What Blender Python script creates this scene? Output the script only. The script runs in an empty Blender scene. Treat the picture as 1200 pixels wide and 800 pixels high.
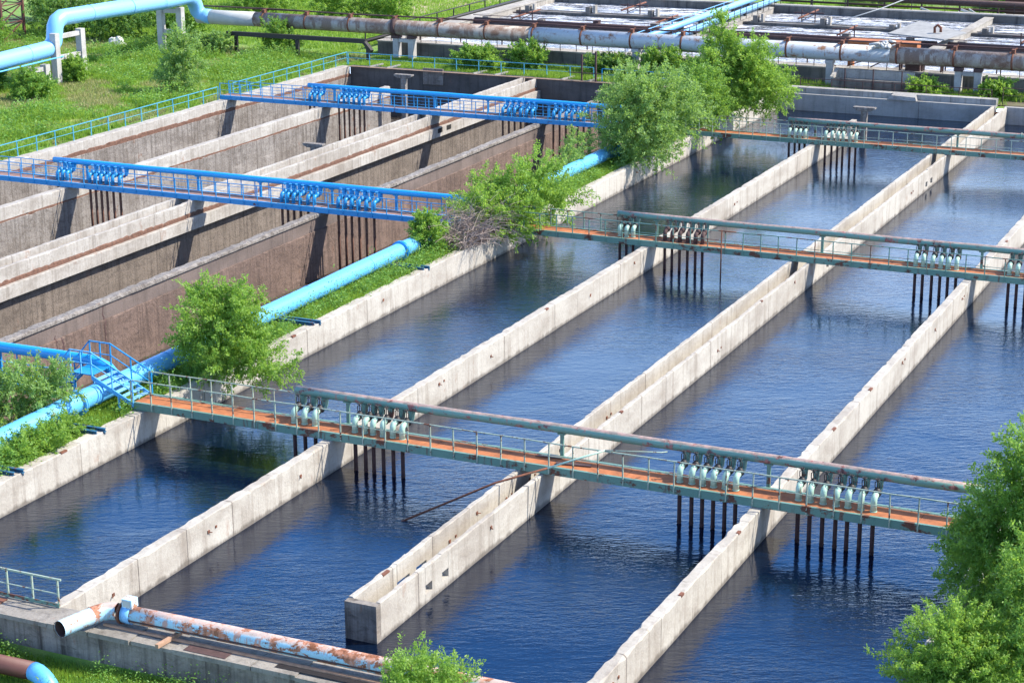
import bpy, math, random
import numpy as np
from mathutils import Vector, Matrix
random.seed(7)
rng = np.random.default_rng(7)
SC = bpy.context.scene
COL = SC.collection
R = math.radians

# ------------------------------------------------------------------ materials
class NT:
    def __init__(s, name):
        s.m = bpy.data.materials.new(name); s.m.use_nodes = True
        s.t = s.m.node_tree; s.t.nodes.clear()
        s.out = s.t.nodes.new('ShaderNodeOutputMaterial')
    def n(s, typ, ins=None, **props):
        nd = s.t.nodes.new('ShaderNode' + typ)
        for k, v in props.items(): setattr(nd, k, v)
        for k, v in (ins or {}).items(): s.set(nd, k, v)
        return nd
    def set(s, nd, k, v):
        if isinstance(v, bpy.types.NodeSocket): s.t.links.new(v, nd.inputs[k])
        else:
            i = nd.inputs[k]
            if hasattr(i.default_value, '__len__') and not isinstance(v, (int, float)) and len(v) == 3 and len(i.default_value) == 4: v = (*v, 1)
            i.default_value = v
    def math(s, op, a, b=0.0, clamp=False):
        nd = s.n('Math', {0: a, 1: b}, operation=op); nd.use_clamp = clamp; return nd.outputs[0]
    def mix(s, f, a, b, blend='MIX'):
        nd = s.n('Mix', data_type='RGBA', blend_type=blend)
        s.set(nd, 0, f); s.set(nd, 6, a); s.set(nd, 7, b); return nd.outputs[2]
    def ramp(s, v, lo, hi):
        nd = s.n('MapRange', {0: v, 1: lo, 2: hi, 3: 0.0, 4: 1.0}); nd.clamp = True; return nd.outputs[0]
    def pos(s):
        return s.n('NewGeometry').outputs['Position']
    def mapv(s, v, scale, loc=(0, 0, 0), rot=(0, 0, 0)):
        return s.n('Mapping', {'Vector': v, 'Scale': scale, 'Location': loc, 'Rotation': rot}).outputs[0]
    def noise(s, v, scale, detail=4, rough=.55, dist=0.0):
        return s.n('TexNoise', {'Vector': v, 'Scale': scale, 'Detail': detail, 'Roughness': rough, 'Distortion': dist}).outputs[0]
    def bsdf(s, col, rough=.8, metal=0.0, height=None, bump=.02, strength=1.0, **kw):
        ins = {'Base Color': col, 'Roughness': rough, 'Metallic': metal}
        ins.update(kw)
        b = s.n('BsdfPrincipled', ins)
        if height is not None:
            bp = s.n('Bump', {'Height': height, 'Distance': bump, 'Strength': strength}); s.t.links.new(bp.outputs[0], b.inputs['Normal'])
        s.t.links.new(b.outputs[0], s.out.inputs[0]); return b

def concrete(name, c, dark, streak=.5, seam=3.0, rust=.3, wet=None, rustcol=(.20, .085, .04), grain=1.0, axis='Y', blotch=0.0, bump=.035):
    t = NT(name); p = t.pos()
    sx = t.n('SeparateXYZ', {0: p})
    big = t.noise(t.mapv(p, (.35, .35, .8)), 1.0, 5, .6)
    fine = t.noise(p, 7.0, 6, .7)
    st = t.noise(t.mapv(p, (2.2, 2.2, .22)), 1.0, 5, .65)
    col = t.mix(t.ramp(big, .42, .68), c, tuple(a * .45 + b * .55 for a, b in zip(c, dark)))
    col = t.mix(t.math('MULTIPLY', t.ramp(st, .50, .72), streak), col, dark)
    col = t.mix(t.math('MULTIPLY', t.ramp(fine, .5, .8), .35 * grain), col, tuple(x * .55 for x in dark))
    if blotch:
        bl = t.noise(t.mapv(p, (1.0, 1.0, 1.7), (3, 5, 9)), 2.1, 7, .74, .6)
        col = t.mix(t.math('MULTIPLY', t.ramp(bl, .50, .66), blotch), col, tuple(x * .8 for x in dark))
        dr = t.noise(t.mapv(p, (5, 5, .16), (1, 4, 2)), 1.0, 4, .6)
        col = t.mix(t.math('MULTIPLY', t.ramp(dr, .50, .64), blotch * .7), col, tuple(x * .55 for x in dark))
        lt = t.noise(t.mapv(p, (.5, .5, 2.4), (11, 5, 2)), 1.0, 5, .6)
        col = t.mix(t.math('MULTIPLY', t.ramp(lt, .60, .70), blotch * .45), col, tuple(min(.6, x * 1.5) for x in c))
    if rust:
        r = t.noise(t.mapv(p, (1.2, .8, .5), (7, 3, 1)), 1.0, 6, .7)
        col = t.mix(t.math('MULTIPLY', t.ramp(r, .62, .72), rust), col, rustcol)
    if seam:
        f = t.math('FRACT', t.math('DIVIDE', t.math('ADD', sx.outputs[axis], t.math('MULTIPLY', fine, .06)), seam))
        k = t.math('LESS_THAN', f, .045 / seam)
        # panel to panel tone
        pn = t.n('TexWhiteNoise', {'W': t.math('FLOOR', t.math('DIVIDE', sx.outputs[axis], seam))}, noise_dimensions='1D').outputs[0]
        col = t.mix(t.math('MULTIPLY', pn, .25), col, dark)
        col = t.mix(t.math('MULTIPLY', k, t.ramp(st, .40, .60)), col, (.07, .055, .045))
    if wet is not None:
        w = t.ramp(t.math('ADD', t.math('MULTIPLY', sx.outputs['Z'], -1.0), t.math('MULTIPLY', st, .55)), .28 - wet + .16, .28 - wet + .30)
        col = t.mix(t.math('MULTIPLY', w, .7), col, tuple(x * .42 for x in dark))
    h = t.math('ADD', fine, t.math('MULTIPLY', big, .6))
    t.bsdf(col, .9, height=h, bump=bump, strength=.8)
    return t.m

def painted(name, c, rustamt=.3, c2=None, rough=.45, scale=1.0, rustcol=(.16, .05, .025), edge=.04, topfade=None):
    t = NT(name); p = t.pos()
    a = t.noise(t.mapv(p, (1.3 * scale, 1.3 * scale, 2.0 * scale)), 1.0, 7, .68)
    f = t.noise(p, 14, 4, .7)
    d = t.noise(t.mapv(p, (3.5 * scale, 3.5 * scale, .5 * scale), (3, 9, 2)), 1.0, 5, .65)
    col = t.mix(t.ramp(f, .35, .75), c, c2 or tuple(x * .7 for x in c))
    thr = .70 - rustamt * .35
    k = t.math('MAXIMUM', t.ramp(a, thr, thr + edge), t.math('MULTIPLY', t.ramp(d, thr + .03, thr + .10), .8))
    rc = t.mix(t.ramp(f, .35, .7), rustcol, tuple(x * .45 for x in rustcol))
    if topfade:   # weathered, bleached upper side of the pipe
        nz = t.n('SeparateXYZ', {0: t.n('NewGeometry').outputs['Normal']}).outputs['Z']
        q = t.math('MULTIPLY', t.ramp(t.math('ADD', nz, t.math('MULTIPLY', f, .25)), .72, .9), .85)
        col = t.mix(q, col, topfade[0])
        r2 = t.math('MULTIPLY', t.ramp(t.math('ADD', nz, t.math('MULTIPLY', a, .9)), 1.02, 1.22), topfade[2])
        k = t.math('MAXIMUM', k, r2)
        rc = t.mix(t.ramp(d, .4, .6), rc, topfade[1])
    col = t.mix(k, col, rc)
    t.bsdf(col, t.math('ADD', t.math('MULTIPLY', k, .45), rough), height=t.math('ADD', t.math('MULTIPLY', k, -.4), t.math('MULTIPLY', f, .2)), bump=.012, strength=.6)
    return t.m

def plain(name, c, rough=.7, metal=0.0, var=.35, sc=6):
    t = NT(name); p = t.pos(); f = t.noise(p, sc, 5, .65)
    t.bsdf(t.mix(t.ramp(f, .3, .75), c, tuple(x * (1 - var) for x in c)), rough, metal, height=f, bump=.01, strength=.5)
    return t.m

def leafmat(name, c, c2, trans=.35):
    t = NT(name)
    a = t.n('Attribute', attribute_name='tint').outputs['Fac']
    col = t.mix(a, c, c2)
    d = t.n('BsdfPrincipled', {'Base Color': col, 'Roughness': .5, 'Specular IOR Level': .35})
    tr = t.n('BsdfTranslucent', {'Color': t.mix(.65, col, (.40, .58, .07))})
    mx = t.n('MixShader', {0: trans}); t.t.links.new(d.outputs[0], mx.inputs[1]); t.t.links.new(tr.outputs[0], mx.inputs[2])
    t.t.links.new(mx.outputs[0], t.out.inputs[0]); return t.m

M = {}
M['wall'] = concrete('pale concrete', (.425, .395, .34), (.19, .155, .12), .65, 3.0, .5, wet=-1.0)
M['wallshade'] = concrete('front basin concrete', (.27, .235, .195), (.045, .034, .025), 1.0, 3.2, .9, blotch=.5, axis='X')  # stained; colour also holds the shade of faces turned from the sun
M['walltop'] = concrete('slab concrete', (.34, .325, .30), (.12, .105, .09), .6, 2.4, .4, axis='X')
M['whitewall'] = concrete('bleached concrete', (.41, .385, .345), (.18, .15, .12), .65, 6.0, .75, grain=1.5, blotch=.35)
M['lowwall'] = concrete('weathered concrete', (.27, .245, .22), (.10, .08, .064), .8, 6.0, .85, grain=2.0, blotch=.8, bump=.09)
M['deepwall'] = concrete('dark damp concrete', (.19, .155, .125), (.075, .058, .045), .8, 6.0, .5, grain=1.8, blotch=.7, bump=.08)
M['brownwall'] = concrete('brown stained concrete', (.185, .125, .098), (.07, .045, .034), .75, 6.0, .5, grain=2.0, blotch=.7, bump=.08)
M['mauvewall'] = concrete('stained band in lip shade', (.16, .122, .105), (.06, .045, .038), .6, 6.0, .3)  # stains plus the shade of the overhanging lip, put into the colour
M['slabtop'] = concrete('dirty slab concrete', (.27, .245, .21), (.07, .058, .046), .8, 0, .5, axis='X', grain=1.6)
M['rearwall'] = concrete('rear basin concrete', (.33, .32, .30), (.15, .14, .13), .5, 6.0, .15, axis='X')
M['darkrear'] = concrete('shade darkened rear concrete', (.10, .088, .078), (.03, .026, .024), .7, 4.0, .35, axis='X')  # dark colour carries the shade on this sun-averted rear face
M['ruststrip'] = plain('rusty joint', (.17, .085, .055), .95, var=.7, sc=5)
M['sootshade'] = concrete('sooty shade darkened far concrete', (.16, .145, .125), (.03, .027, .025), .9, 3.0, .3, axis='X')  # grime, with the shade of sun-averted faces painted into the colour
M['fartop'] = concrete('far basin concrete', (.36, .33, .28), (.13, .11, .09), .75, 3.0, .5, grain=1.5)
M['grime'] = concrete('grimy far concrete', (.20, .18, .155), (.05, .045, .04), .8, 2.0, .5, axis='X', grain=1.6)
M['green'] = painted('faded green paint', (.115, .225, .175), .42, (.09, .18, .14), .5, rustcol=(.15, .06, .035))
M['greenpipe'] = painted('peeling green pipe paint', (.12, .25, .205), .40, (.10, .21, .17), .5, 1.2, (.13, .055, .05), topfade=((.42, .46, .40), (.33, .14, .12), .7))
M['valvegreen'] = painted('pale green paint', (.36, .52, .41), .18, (.28, .43, .34), .45, 2.0)
M['railgreen'] = painted('grey green rail paint', (.30, .36, .28), .40, (.23, .29, .22), .5, 2.0)
M['deck'] = plain('orange rusted deck', (.44, .145, .045), .9, var=.62, sc=1.7)
M['bluedeck'] = plain('dull red deck', (.26, .15, .12), .9, var=.4, sc=2.5)
M['blue'] = painted('strong blue paint', (.012, .24, .50), .16, (.012, .19, .42), .38)
M['bluepipe'] = painted('bright blue pipe paint', (.014, .30, .62), .06, (.014, .245, .54), .36)
M['skypipe'] = painted('sky blue pipe paint', (.105, .40, .72), .14, (.085, .33, .62), .45, .8, (.22, .20, .17))
M['palebluepipe'] = painted('pale blue weathered pipe paint', (.20, .46, .72), .12, (.17, .40, .66), .42, .7, (.35, .25, .2))
M['oldblue'] = painted('dusty dark blue paint', (.02, .11, .20), .3, (.015, .08, .15), .6)
M['cyanrail'] = painted('cyan blue rail paint', (.07, .33, .46), .15, (.06, .27, .40), .5, 2)
M['iron'] = plain('black iron', (.022, .017, .016), .6, var=.5, sc=12)
M['droppipe'] = plain('dark rusty pipe', (.075, .032, .026), .85, var=.6, sc=5)
M['droprust'] = plain('orange rusty pipe', (.17, .075, .045), .9, var=.6, sc=5)
M['rust'] = plain('brown rust', (.20, .075, .04), .9, var=.6, sc=4)
M['rustbar'] = plain('light rust', (.45, .27, .17), .9, var=.5, sc=4)
M['darkrust'] = plain('dark rust', (.085, .045, .04), .85, var=.5, sc=5)
M['silver'] = painted('weathered silver pipe paint', (.42, .41, .38), .4, (.32, .30, .27), .5, .55, (.28, .14, .08), .15)
M['silverblue'] = painted('weathered grey blue pipe paint', (.40, .44, .46), .46, (.30, .32, .33), .5, .6, (.30, .15, .08), .12)
M['rustsilver'] = painted('brownish weathered pipe paint', (.36, .32, .27), .74, (.27, .225, .19), .55, .5, (.22, .13, .09), .2)
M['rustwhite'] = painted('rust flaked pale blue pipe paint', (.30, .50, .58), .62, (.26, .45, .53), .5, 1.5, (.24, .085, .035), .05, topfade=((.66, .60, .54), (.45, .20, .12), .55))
M['palepatch'] = painted('faded patchy pale blue paint', (.38, .58, .70), .42, (.48, .58, .62), .55, 1.1, (.42, .22, .12))
M['redbrown'] = plain('red brown primer', (.105, .036, .026), .6, var=.3, sc=2)
M['pillar'] = concrete('support concrete', (.40, .385, .36), (.2, .18, .16), .4, 0, .15)
M['black'] = plain('black hole shade', (.008, .007, .006), .95, var=.3)
M['greysheet'] = plain('dull grey sheet', (.30, .295, .275), .8, var=.4, sc=1.2)
M['sheet'] = plain('grey sheet', (.46, .46, .43), .7, var=.25, sc=1)
M['bark'] = plain('bark', (.15, .12, .09), .9, var=.6, sc=9)
M['deadtwig'] = plain('dead pinkish twigs', (.36, .28, .235), .9, var=.5, sc=5)
M['leaf_bright'] = leafmat('bright leaves', (.14, .28, .035), (.25, .40, .075), .52)
M['leaf_mid'] = leafmat('mid green leaves', (.095, .225, .03), (.18, .33, .06), .48)
M['leaf_deep'] = leafmat('deep green leaves', (.05, .14, .025), (.10, .22, .05), .38)
M['leaf_grey'] = leafmat('greyish willow leaves', (.15, .28, .075), (.26, .39, .14), .52)
M['grass'] = leafmat('grass blades', (.11, .25, .02), (.28, .39, .055), .42)
M['drygrass'] = leafmat('dry grass blades', (.22, .22, .08), (.36, .30, .15), .25)
M['weed'] = leafmat('weed leaves', (.08, .21, .025), (.18, .33, .055), .42)

# ground
t = NT('grassy earth'); p = t.pos()
a = t.noise(p, .09, 6, .65); b = t.noise(p, .9, 6, .7); e = t.noise(t.mapv(p, (1, 1, 1), (40, 11, 0)), .16, 5, .6)
col = t.mix(t.ramp(b, .35, .7), (.07, .16, .015), (.16, .26, .03))
col = t.mix(t.ramp(e, .50, .66), col, (.22, .235, .06))
col = t.mix(t.ramp(t.math('ADD', a, t.math('MULTIPLY', b, .25)), .72, .80), col, (.30, .25, .15))
t.bsdf(col, .95, height=b, bump=.15, strength=.7); M['ground'] = t.m
t = NT('bare dirt'); p = t.pos(); b = t.noise(p, .8, 6, .7)
t.bsdf(t.mix(t.ramp(b, .35, .7), (.36, .29, .19), (.24, .23, .10)), .95, height=b, bump=.08); M['dirt'] = t.m
t = NT('dark trodden earth'); p = t.pos(); b = t.noise(p, 1.1, 6, .72)
t.bsdf(t.mix(t.ramp(b, .40, .66), (.085, .06, .04), (.13, .13, .05)), .95, height=b, bump=.08); M['earth'] = t.m
t = NT('concrete floor slime'); p = t.pos(); b = t.noise(p, .6, 6, .7)
t.bsdf(t.mix(t.ramp(b, .35, .7), (.055, .045, .035), (.10, .08, .06)), t.ramp(b, .2, .8), height=b, bump=.03); M['floor'] = t.m

# water
t = NT('rippled basin water'); p = t.pos()
q = t.mapv(p, (1, 1, 1), rot=(0, 0, R(-25)))          # crests lie across the breeze
w1 = t.noise(t.mapv(q, (.75, 2.1, 1)), 1.5, 3, .55, .5)
w2 = t.noise(t.mapv(q, (.8, 1.9, 1), (5, 2, 0)), 4.0, 3, .6, .3)
w0 = t.noise(t.mapv(q, (.8, 1.4, 1), (2, 7, 0)), .5, 2, .5, .3)
amp = t.math('ADD', .35, t.math('MULTIPLY', t.ramp(t.noise(p, .13, 3, .5), .36, .64), .8))
h = t.math('ADD', t.math('MULTIPLY', w1, .75), t.math('ADD', t.math('MULTIPLY', w2, .58), t.math('MULTIPLY', w0, .5)))
h = t.math('MULTIPLY', h, amp)
t.bsdf((.0015, .006, .018), .02, height=h, bump=.032, strength=1.0, IOR=1.5); M['water'] = t.m
t = NT('shallow dirty water'); p = t.pos()
b = t.noise(p, .5, 5, .6)
t.bsdf(t.mix(t.ramp(b, .4, .65), (.03, .025, .02), (.085, .07, .055)), t.ramp(b, .35, .7), height=t.noise(p, 5, 2), bump=.008); M['dirtywater'] = t.m
t = NT('foaming water'); p = t.pos()
f1 = t.noise(t.mapv(p, (.35, 1.1, 1)), 1.0, 7, .68, 1.2); f2 = t.noise(p, 3.0, 6, .75, .6)
k = t.ramp(t.math('ADD', f1, t.math('MULTIPLY', f2, .5)), .67, .86)
t.bsdf(t.mix(k, (.035, .04, .05), (.74, .76, .80)), t.math('ADD', .12, t.math('MULTIPLY', k, .7)), height=k, bump=.12); M['foam'] = t.m

# ------------------------------------------------------------------ mesh helpers
class MB:
    def __init__(s): s.v = []; s.f = []; s.sm = []
    def _add(s, vs, fs, smooth=False):
        o = len(s.v); s.v += [tuple(x) for x in vs]
        s.f += [tuple(i + o for i in f) for f in fs]; s.sm += [smooth] * len(fs); return s
    def box(s, x0, x1, y0, y1, z0, z1, bev=0):
        vs = [(x, y, z) for x in (x0, x1) for y in (y0, y1) for z in (z0, z1)]
        fs = [(0, 1, 3, 2), (4, 6, 7, 5), (0, 4, 5, 1), (2, 3, 7, 6), (0, 2, 6, 4), (1, 5, 7, 3)]
        return s._add(vs, fs)
    def hexa(s, vs):  # 8 verts bottom 4 then top 4 (ccw)
        return s._add(vs, [(3, 2, 1, 0), (4, 5, 6, 7), (0, 1, 5, 4), (1, 2, 6, 5), (2, 3, 7, 6), (3, 0, 4, 7)])
    def path(s, pts, r, n=10, cap=True, smooth=True, square=False):
        pts = [Vector(q) for q in pts]; rs = r if isinstance(r, (list, tuple)) else [r] * len(pts)
        rings = []; up = None
        for i, q in enumerate(pts):
            if i == 0: d = pts[1] - q
            elif i == len(pts) - 1: d = q - pts[i - 1]
            else: d = (pts[i + 1] - q).normalized() + (q - pts[i - 1]).normalized()
            d.normalize()
            if up is None:
                up = Vector((0, 0, 1)) if abs(d.z) < .9 else Vector((0, 1, 0))
            a = (up - d * up.dot(d)); a.normalize(); up = a; b = d.cross(a)
            m = 1.0
            if 0 < i < len(pts) - 1:
                c = (pts[i + 1] - q).normalized().dot((q - pts[i - 1]).normalized()); m = 1 / math.sqrt(max(.3, (1 + c) / 2))
                m = 1.0 if n > 4 else m
            off = math.pi / n if n == 4 else 0
            rings.append([q + (a * math.cos(off + 2 * math.pi * k / n) + b * math.sin(off + 2 * math.pi * k / n)) * rs[i] for k in range(n)])
        o = len(s.v); vs = [v for rg in rings for v in rg]; fs = []
        for i in range(len(pts) - 1):
            for k in range(n):
                k2 = (k + 1) % n
                fs.append((i * n + k, (i + 1) * n + k, (i + 1) * n + k2, i * n + k2))
        s._add(vs, fs, smooth and n > 4)
        if cap:
            s.f.append(tuple(o + k for k in range(n))); s.sm.append(False)
            e = o + (len(pts) - 1) * n; s.f.append(tuple(e + k for k in reversed(range(n)))); s.sm.append(False)
        return s
    def bar(s, a, b, w=.05):
        return s.path([a, b], w * .7071, 4, True, False)
    def ring(s, c, axis, R0, r, n=16, m=6):   # torus
        c = Vector(c); ax = Vector(axis).normalized(); u = ax.orthogonal().normalized(); w = ax.cross(u)
        vs = []; fs = []
        for i in range(n):
            d = u * math.cos(2 * math.pi * i / n) + w * math.sin(2 * math.pi * i / n)
            for j in range(m):
                vs.append(c + d * (R0 + r * math.cos(2 * math.pi * j / m)) + ax * r * math.sin(2 * math.pi * j / m))
        for i in range(n):
            for j in range(m):
                fs.append((i * m + j, ((i + 1) % n) * m + j, ((i + 1) % n) * m + (j + 1) % m, i * m + (j + 1) % m))
        return s._add(vs, fs, True)
    def build(s, name, mat, parent=None, loc=None):
        me = bpy.data.meshes.new(name)
        o0 = Vector(loc) if loc is not None else (world_loc(parent) if parent else Vector((0, 0, 0)))
        me.from_pydata([tuple(Vector(v) - o0) for v in s.v], [], s.f)
        me.polygons.foreach_set('use_smooth', s.sm)
        me.materials.append(M[mat] if isinstance(mat, str) else mat); me.update()
        ob = bpy.data.objects.new(name, me); COL.objects.link(ob)
        if parent: ob.parent = parent; ob.location = o0 - world_loc(parent)
        else: ob.location = o0
        return ob

def world_loc(o):
    v = Vector((0, 0, 0))
    while o: v += o.location; o = o.parent
    return v

def np_mesh(name, verts, k, mat, parent=None, loc=(0, 0, 0), tint=None, smooth=False):
    """verts (N*k,3): N separate k-gons"""
    verts = np.asarray(verts, np.float32).reshape(-1, 3); nv = len(verts); nf = nv // k
    me = bpy.data.meshes.new(name); me.vertices.add(nv); me.vertices.foreach_set('co', verts.ravel())
    me.loops.add(nv); me.loops.foreach_set('vertex_index', np.arange(nv, dtype=np.int32))
    me.polygons.add(nf); me.polygons.foreach_set('loop_start', np.arange(0, nv, k, dtype=np.int32))
    me.polygons.foreach_set('loop_total', np.full(nf, k, dtype=np.int32))
    if tint is not None:
        at = me.attributes.new('tint', 'FLOAT', 'FACE'); at.data.foreach_set('value', np.asarray(tint, np.float32))
    me.materials.append(M[mat]); me.update(); me.validate()
    ob = bpy.data.objects.new(name, me); COL.objects.link(ob)
    if parent: ob.parent = parent
    ob.location = loc
    return ob

def tag(o, label=None, cat=None, group=None, kind=None):
    if label: o['label'] = label
    if cat: o['category'] = cat
    if group: o['group'] = group
    if kind: o['kind'] = kind
    return o
def thing(name, loc, label, cat, group=None):
    o = bpy.data.objects.new(name, None); o.empty_display_size = .3; COL.objects.link(o); o.location = loc
    return tag(o, label, cat, group)
def copy_tree(o, parent=None):
    c = o.copy(); COL.objects.link(c)
    if parent: c.parent = parent
    for ch in list(o.children): copy_tree(ch, c)
    return c
ORD = ['first', 'second', 'third', 'fourth', 'fifth', 'sixth', 'seventh', 'eighth', 'ninth', 'tenth']

# ------------------------------------------------------------------ ground and water
def lin(a, b, st): return list(np.arange(a, b, st))
xb = [-2500, -900, -400, -220, -170] + lin(-150, -88.7, 2.5) + [-88.7, -51.3, -50.2, -49, -48.2, -11.6, -9, -6, 0, 20, 80, 300, 1500]
yb = [-600, -100, 0, 20, 30, 36, 40, 43, 45.55, 45.6, 46.4] + lin(48, 153.6, 2.5) + [153.6, 154.5, 157, 160, 165] + lin(170, 235, 3) + [250, 300, 400, 700, 1500, 3500]
def gz(x, y):
    if y < 45.58: return -1.25 + .06 * math.sin(x * .7) + .05 * math.sin(y * 1.3)
    if x < -89.5 and y < 154: return -.10 + .14 * math.sin(x * .31 + y * .17) * math.sin(y * .23) + .09 * math.sin(x * .9) * math.sin(y * .7)
    if -52 < x < -48: return -.22
    return -.12
vs = [(x, y, gz(x, y)) for y in yb for x in xb]; fs = []
nx = len(xb)
for j in range(len(yb) - 1):
    for i in range(nx - 1):
        cx = (xb[i] + xb[i + 1]) / 2; cy = (yb[j] + yb[j + 1]) / 2
        if (-88.7 < cx < -51.3 or -48.2 < cx < -11.6) and 45.6 < cy < 153.6: continue
        if -48.2 < cx < -11.6 and 153.6 < cy < 154.5: continue
        fs.append((j * nx + i, j * nx + i + 1, (j + 1) * nx + i + 1, (j + 1) * nx + i))
g = MB(); g._add(vs, fs, True); tag(g.build('ground', 'ground'), kind='structure')
WZ = -1.37
tag(MB()._add([(-48, 46, WZ), (-11.6, 46, WZ), (-11.6, 154.6, WZ), (-48, 154.6, WZ)], [(0, 1, 2, 3)]).build('basin_water', 'water'), kind='structure')
tag(MB().box(-48.4, -11.2, 45.7, 155, -5.2, -5.0).build('basin_floor', 'floor'), kind='structure')
tag(MB().box(-89, -51, 45.7, 154.2, -4.6, -4.3).build('empty_basin_floor', 'floor'), kind='structure')
tag(MB()._add([(-88.6, 46, -3.96), (-51.2, 46, -3.96), (-51.2, 153.9, -3.96), (-88.6, 153.9, -3.96)], [(0, 1, 2, 3)]).build('shallow_water', 'dirtywater'), kind='structure')
# bare earth patch
pts = [(-104 + 7 * math.cos(a) * (1 + .25 * math.sin(3 * a)), 200 + 17 * math.sin(a) * (1 + .15 * math.cos(5 * a)), -.07) for a in [i * math.tau / 30 for i in range(30)]]
tag(MB()._add(pts, [tuple(range(30))]).build('dirt_patch', 'dirt'), kind='structure')
pts = [(-121 + 11 * math.cos(a) * (1 + .2 * math.sin(4 * a)), 147 + 3.2 * math.sin(a) * (1 + .25 * math.cos(3 * a)), .12) for a in [i * math.tau / 30 for i in range(30)]]

tag(MB()._add([(-48.2, 155.55, -.095), (-5, 155.55, -.095), (-5, 161, -.095), (-48.2, 161, -.095)], [(0, 1, 2, 3)]).build('earth_strip', 'earth'), kind='structure')

# ------------------------------------------------------------------ walls
def wallmesh(mb, X0, X1, Y0, Y1, zt, zb, chip=.04, step=.35, seed=0, ends=True, seg=3.0):
    rr = random.Random(seed); n = max(2, int((Y1 - Y0) / step)); rows = []
    segj = {}
    for i in range(n + 1):
        y = Y0 + (Y1 - Y0) * i / n; k = int(y / seg)
        if k not in segj: segj[k] = (rr.uniform(-.014, .014), rr.uniform(-.008, .008))
        dz, dx = segj[k]; dz *= chip / .04; dx *= chip / .04
        c1 = chip * (.35 + 1.6 * rr.random() ** 3); c2 = chip * (.35 + 1.8 * rr.random() ** 3)
        if rr.random() < .05: c2 += chip * 2.2
        if rr.random() < .05: c1 += chip * 2
        c1 = min(c1, (X1 - X0) * .4); c2 = min(c2, (X1 - X0) * .4)
        z = zt + dz + rr.uniform(-.3, .3) * chip
        rows.append([(X0 + dx, y, zb), (X0 + dx, y, z - c1), (X0 + dx + c1, y, z), (X1 + dx - c2, y, z), (X1 + dx, y, z - c2), (X1 + dx, y, zb)])
    vs = [v for r_ in rows for v in r_]; fs = []
    for i in range(n):
        for k in range(5):
            fs.append((i * 6 + k, i * 6 + k + 1, (i + 1) * 6 + k + 1, (i + 1) * 6 + k))
    if ends:
        fs.append(tuple(range(5, -1, -1))); e = n * 6; fs.append(tuple(range(e, e + 6)))
    mb._add(vs, fs)
def wall_holes(mb, X0, X1, Y0, Y1, zt, zb, holes, seed=0, chip=.035):
    y = Y0
    for i, (ya, yb_, za, zb_) in enumerate(sorted(holes)):
        wallmesh(mb, X0, X1, y, ya, zt, zb, chip, seed=seed + i)
        wallmesh(mb, X0, X1, ya, yb_, zt, zb_, chip, seed=seed + 50 + i)
        mb.box(X0, X1, ya, yb_, zb, za); y = yb_
    wallmesh(mb, X0, X1, y, Y1, zt, zb, chip, seed=seed + 99)
def plates(parent, X, Ys, seed, face=True):
    rr = random.Random(seed)
    for y in Ys:
        y += rr.uniform(-.4, .4); z = rr.uniform(-.75, -.35)
        mb = MB(); k = rr.random()
        if k < .2: mb.box(X - .1, X + .02, y - .06, y + .04 + rr.random() * .35, -.05, .018 + .02 * rr.random())
        elif k < .35: continue
        else:
            mb.box(X - .03, X + .03, y - .06, y + .07, z - .06, z + .06)
            mb.bar((X, y, z), (X + .09, y + rr.uniform(-.2, .2), z - .05), .03)
            if k > .75: mb.box(X - .03, X + .028, y + .45, y + .55, z - .02, z + .07)
        mb.build('embedded_plate', 'rust', parent)

def single_wall(label, X0, X1, Y0, Y1, mat='wall', zb=-5.0, seed=1, chip=.04, pl=6.0):
    w = thing('concrete_wall', ((X0 + X1) / 2, Y0, zb), label, 'wall', 'concrete basin walls')
    mb = MB(); wallmesh(mb, X0, X1, Y0, Y1, 0, zb, chip, seed=seed); mb.build('wall_body', mat, w)
    if pl: plates(w, X1, np.arange(Y0 + 3, min(Y1, 130), pl), seed)
    return w
single_wall('pale concrete wall holding the weedy bank beside the blue pipe, water on its right', -48.25, -47.68, 46.7, 154.2, seed=3, pl=9)
single_wall('thin pale wall standing in water between weedy bank and double wall, end reaching front parapet', -38.85, -38.42, 46.7, 144.4, seed=4)
single_wall('thin pale wall in the water on the right side, cut by bottom picture edge', -20.5, -20.08, 46.7, 144.4, seed=5)
single_wall('right hand basin edge wall mostly hidden behind the big leafy trees', -11.9, -11.3, 46.7, 154.2, seed=6, pl=0)

def double_wall(label, X0, X1, Y0, Y1, tw, mat, holesR, holesL, seed, zf=-.95):
    w = thing('double_wall', ((X0 + X1) / 2, Y0, -5), label, 'wall', 'double concrete walls')
    a = MB(); wall_holes(a, X1 - tw, X1, Y0 + .3, Y1, 0, -5, holesR, seed); a.build('side_wall', mat, w)
    a = MB(); wall_holes(a, X0, X0 + tw, Y0 + .3, Y1, 0.02, -5, holesL, seed + 200); a.build('side_wall', mat, w)
    MB().box(X0, X1, Y0, Y0 + .297, -5, -.03).build('end_wall', 'wallshade' if mat == 'wall' else mat, w)  # pale wall's end face coloured darker to carry its shade
    MB().box(X0 + tw + .003, X1 - tw - .003, Y0 + .3, Y1, -5, zf).build('channel_floor', mat, w)
    return w
hR = [(54.5, 55.0, -1.02, -.68), (55.75, 56.25, -1.02, -.70), (103.6, 104.1, -1.1, -.75), (127.2, 127.8, -1.15, -.75), (128.6, 129.2, -1.15, -.75)]
hL = [(54.3, 55.2, -.98, -.66), (55.7, 56.5, -.98, -.66)]
dw = double_wall('pale double concrete wall with open channel, its blunt grey end standing free in the water', -30.15, -28.95, 51.0, 154.2, .2, 'wall', hR, hL, 11)
plates(dw, -28.95, np.arange(60, 125, 6.3), 21); plates(dw, -29.95, np.arange(53, 75, 2.5), 22)

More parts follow.
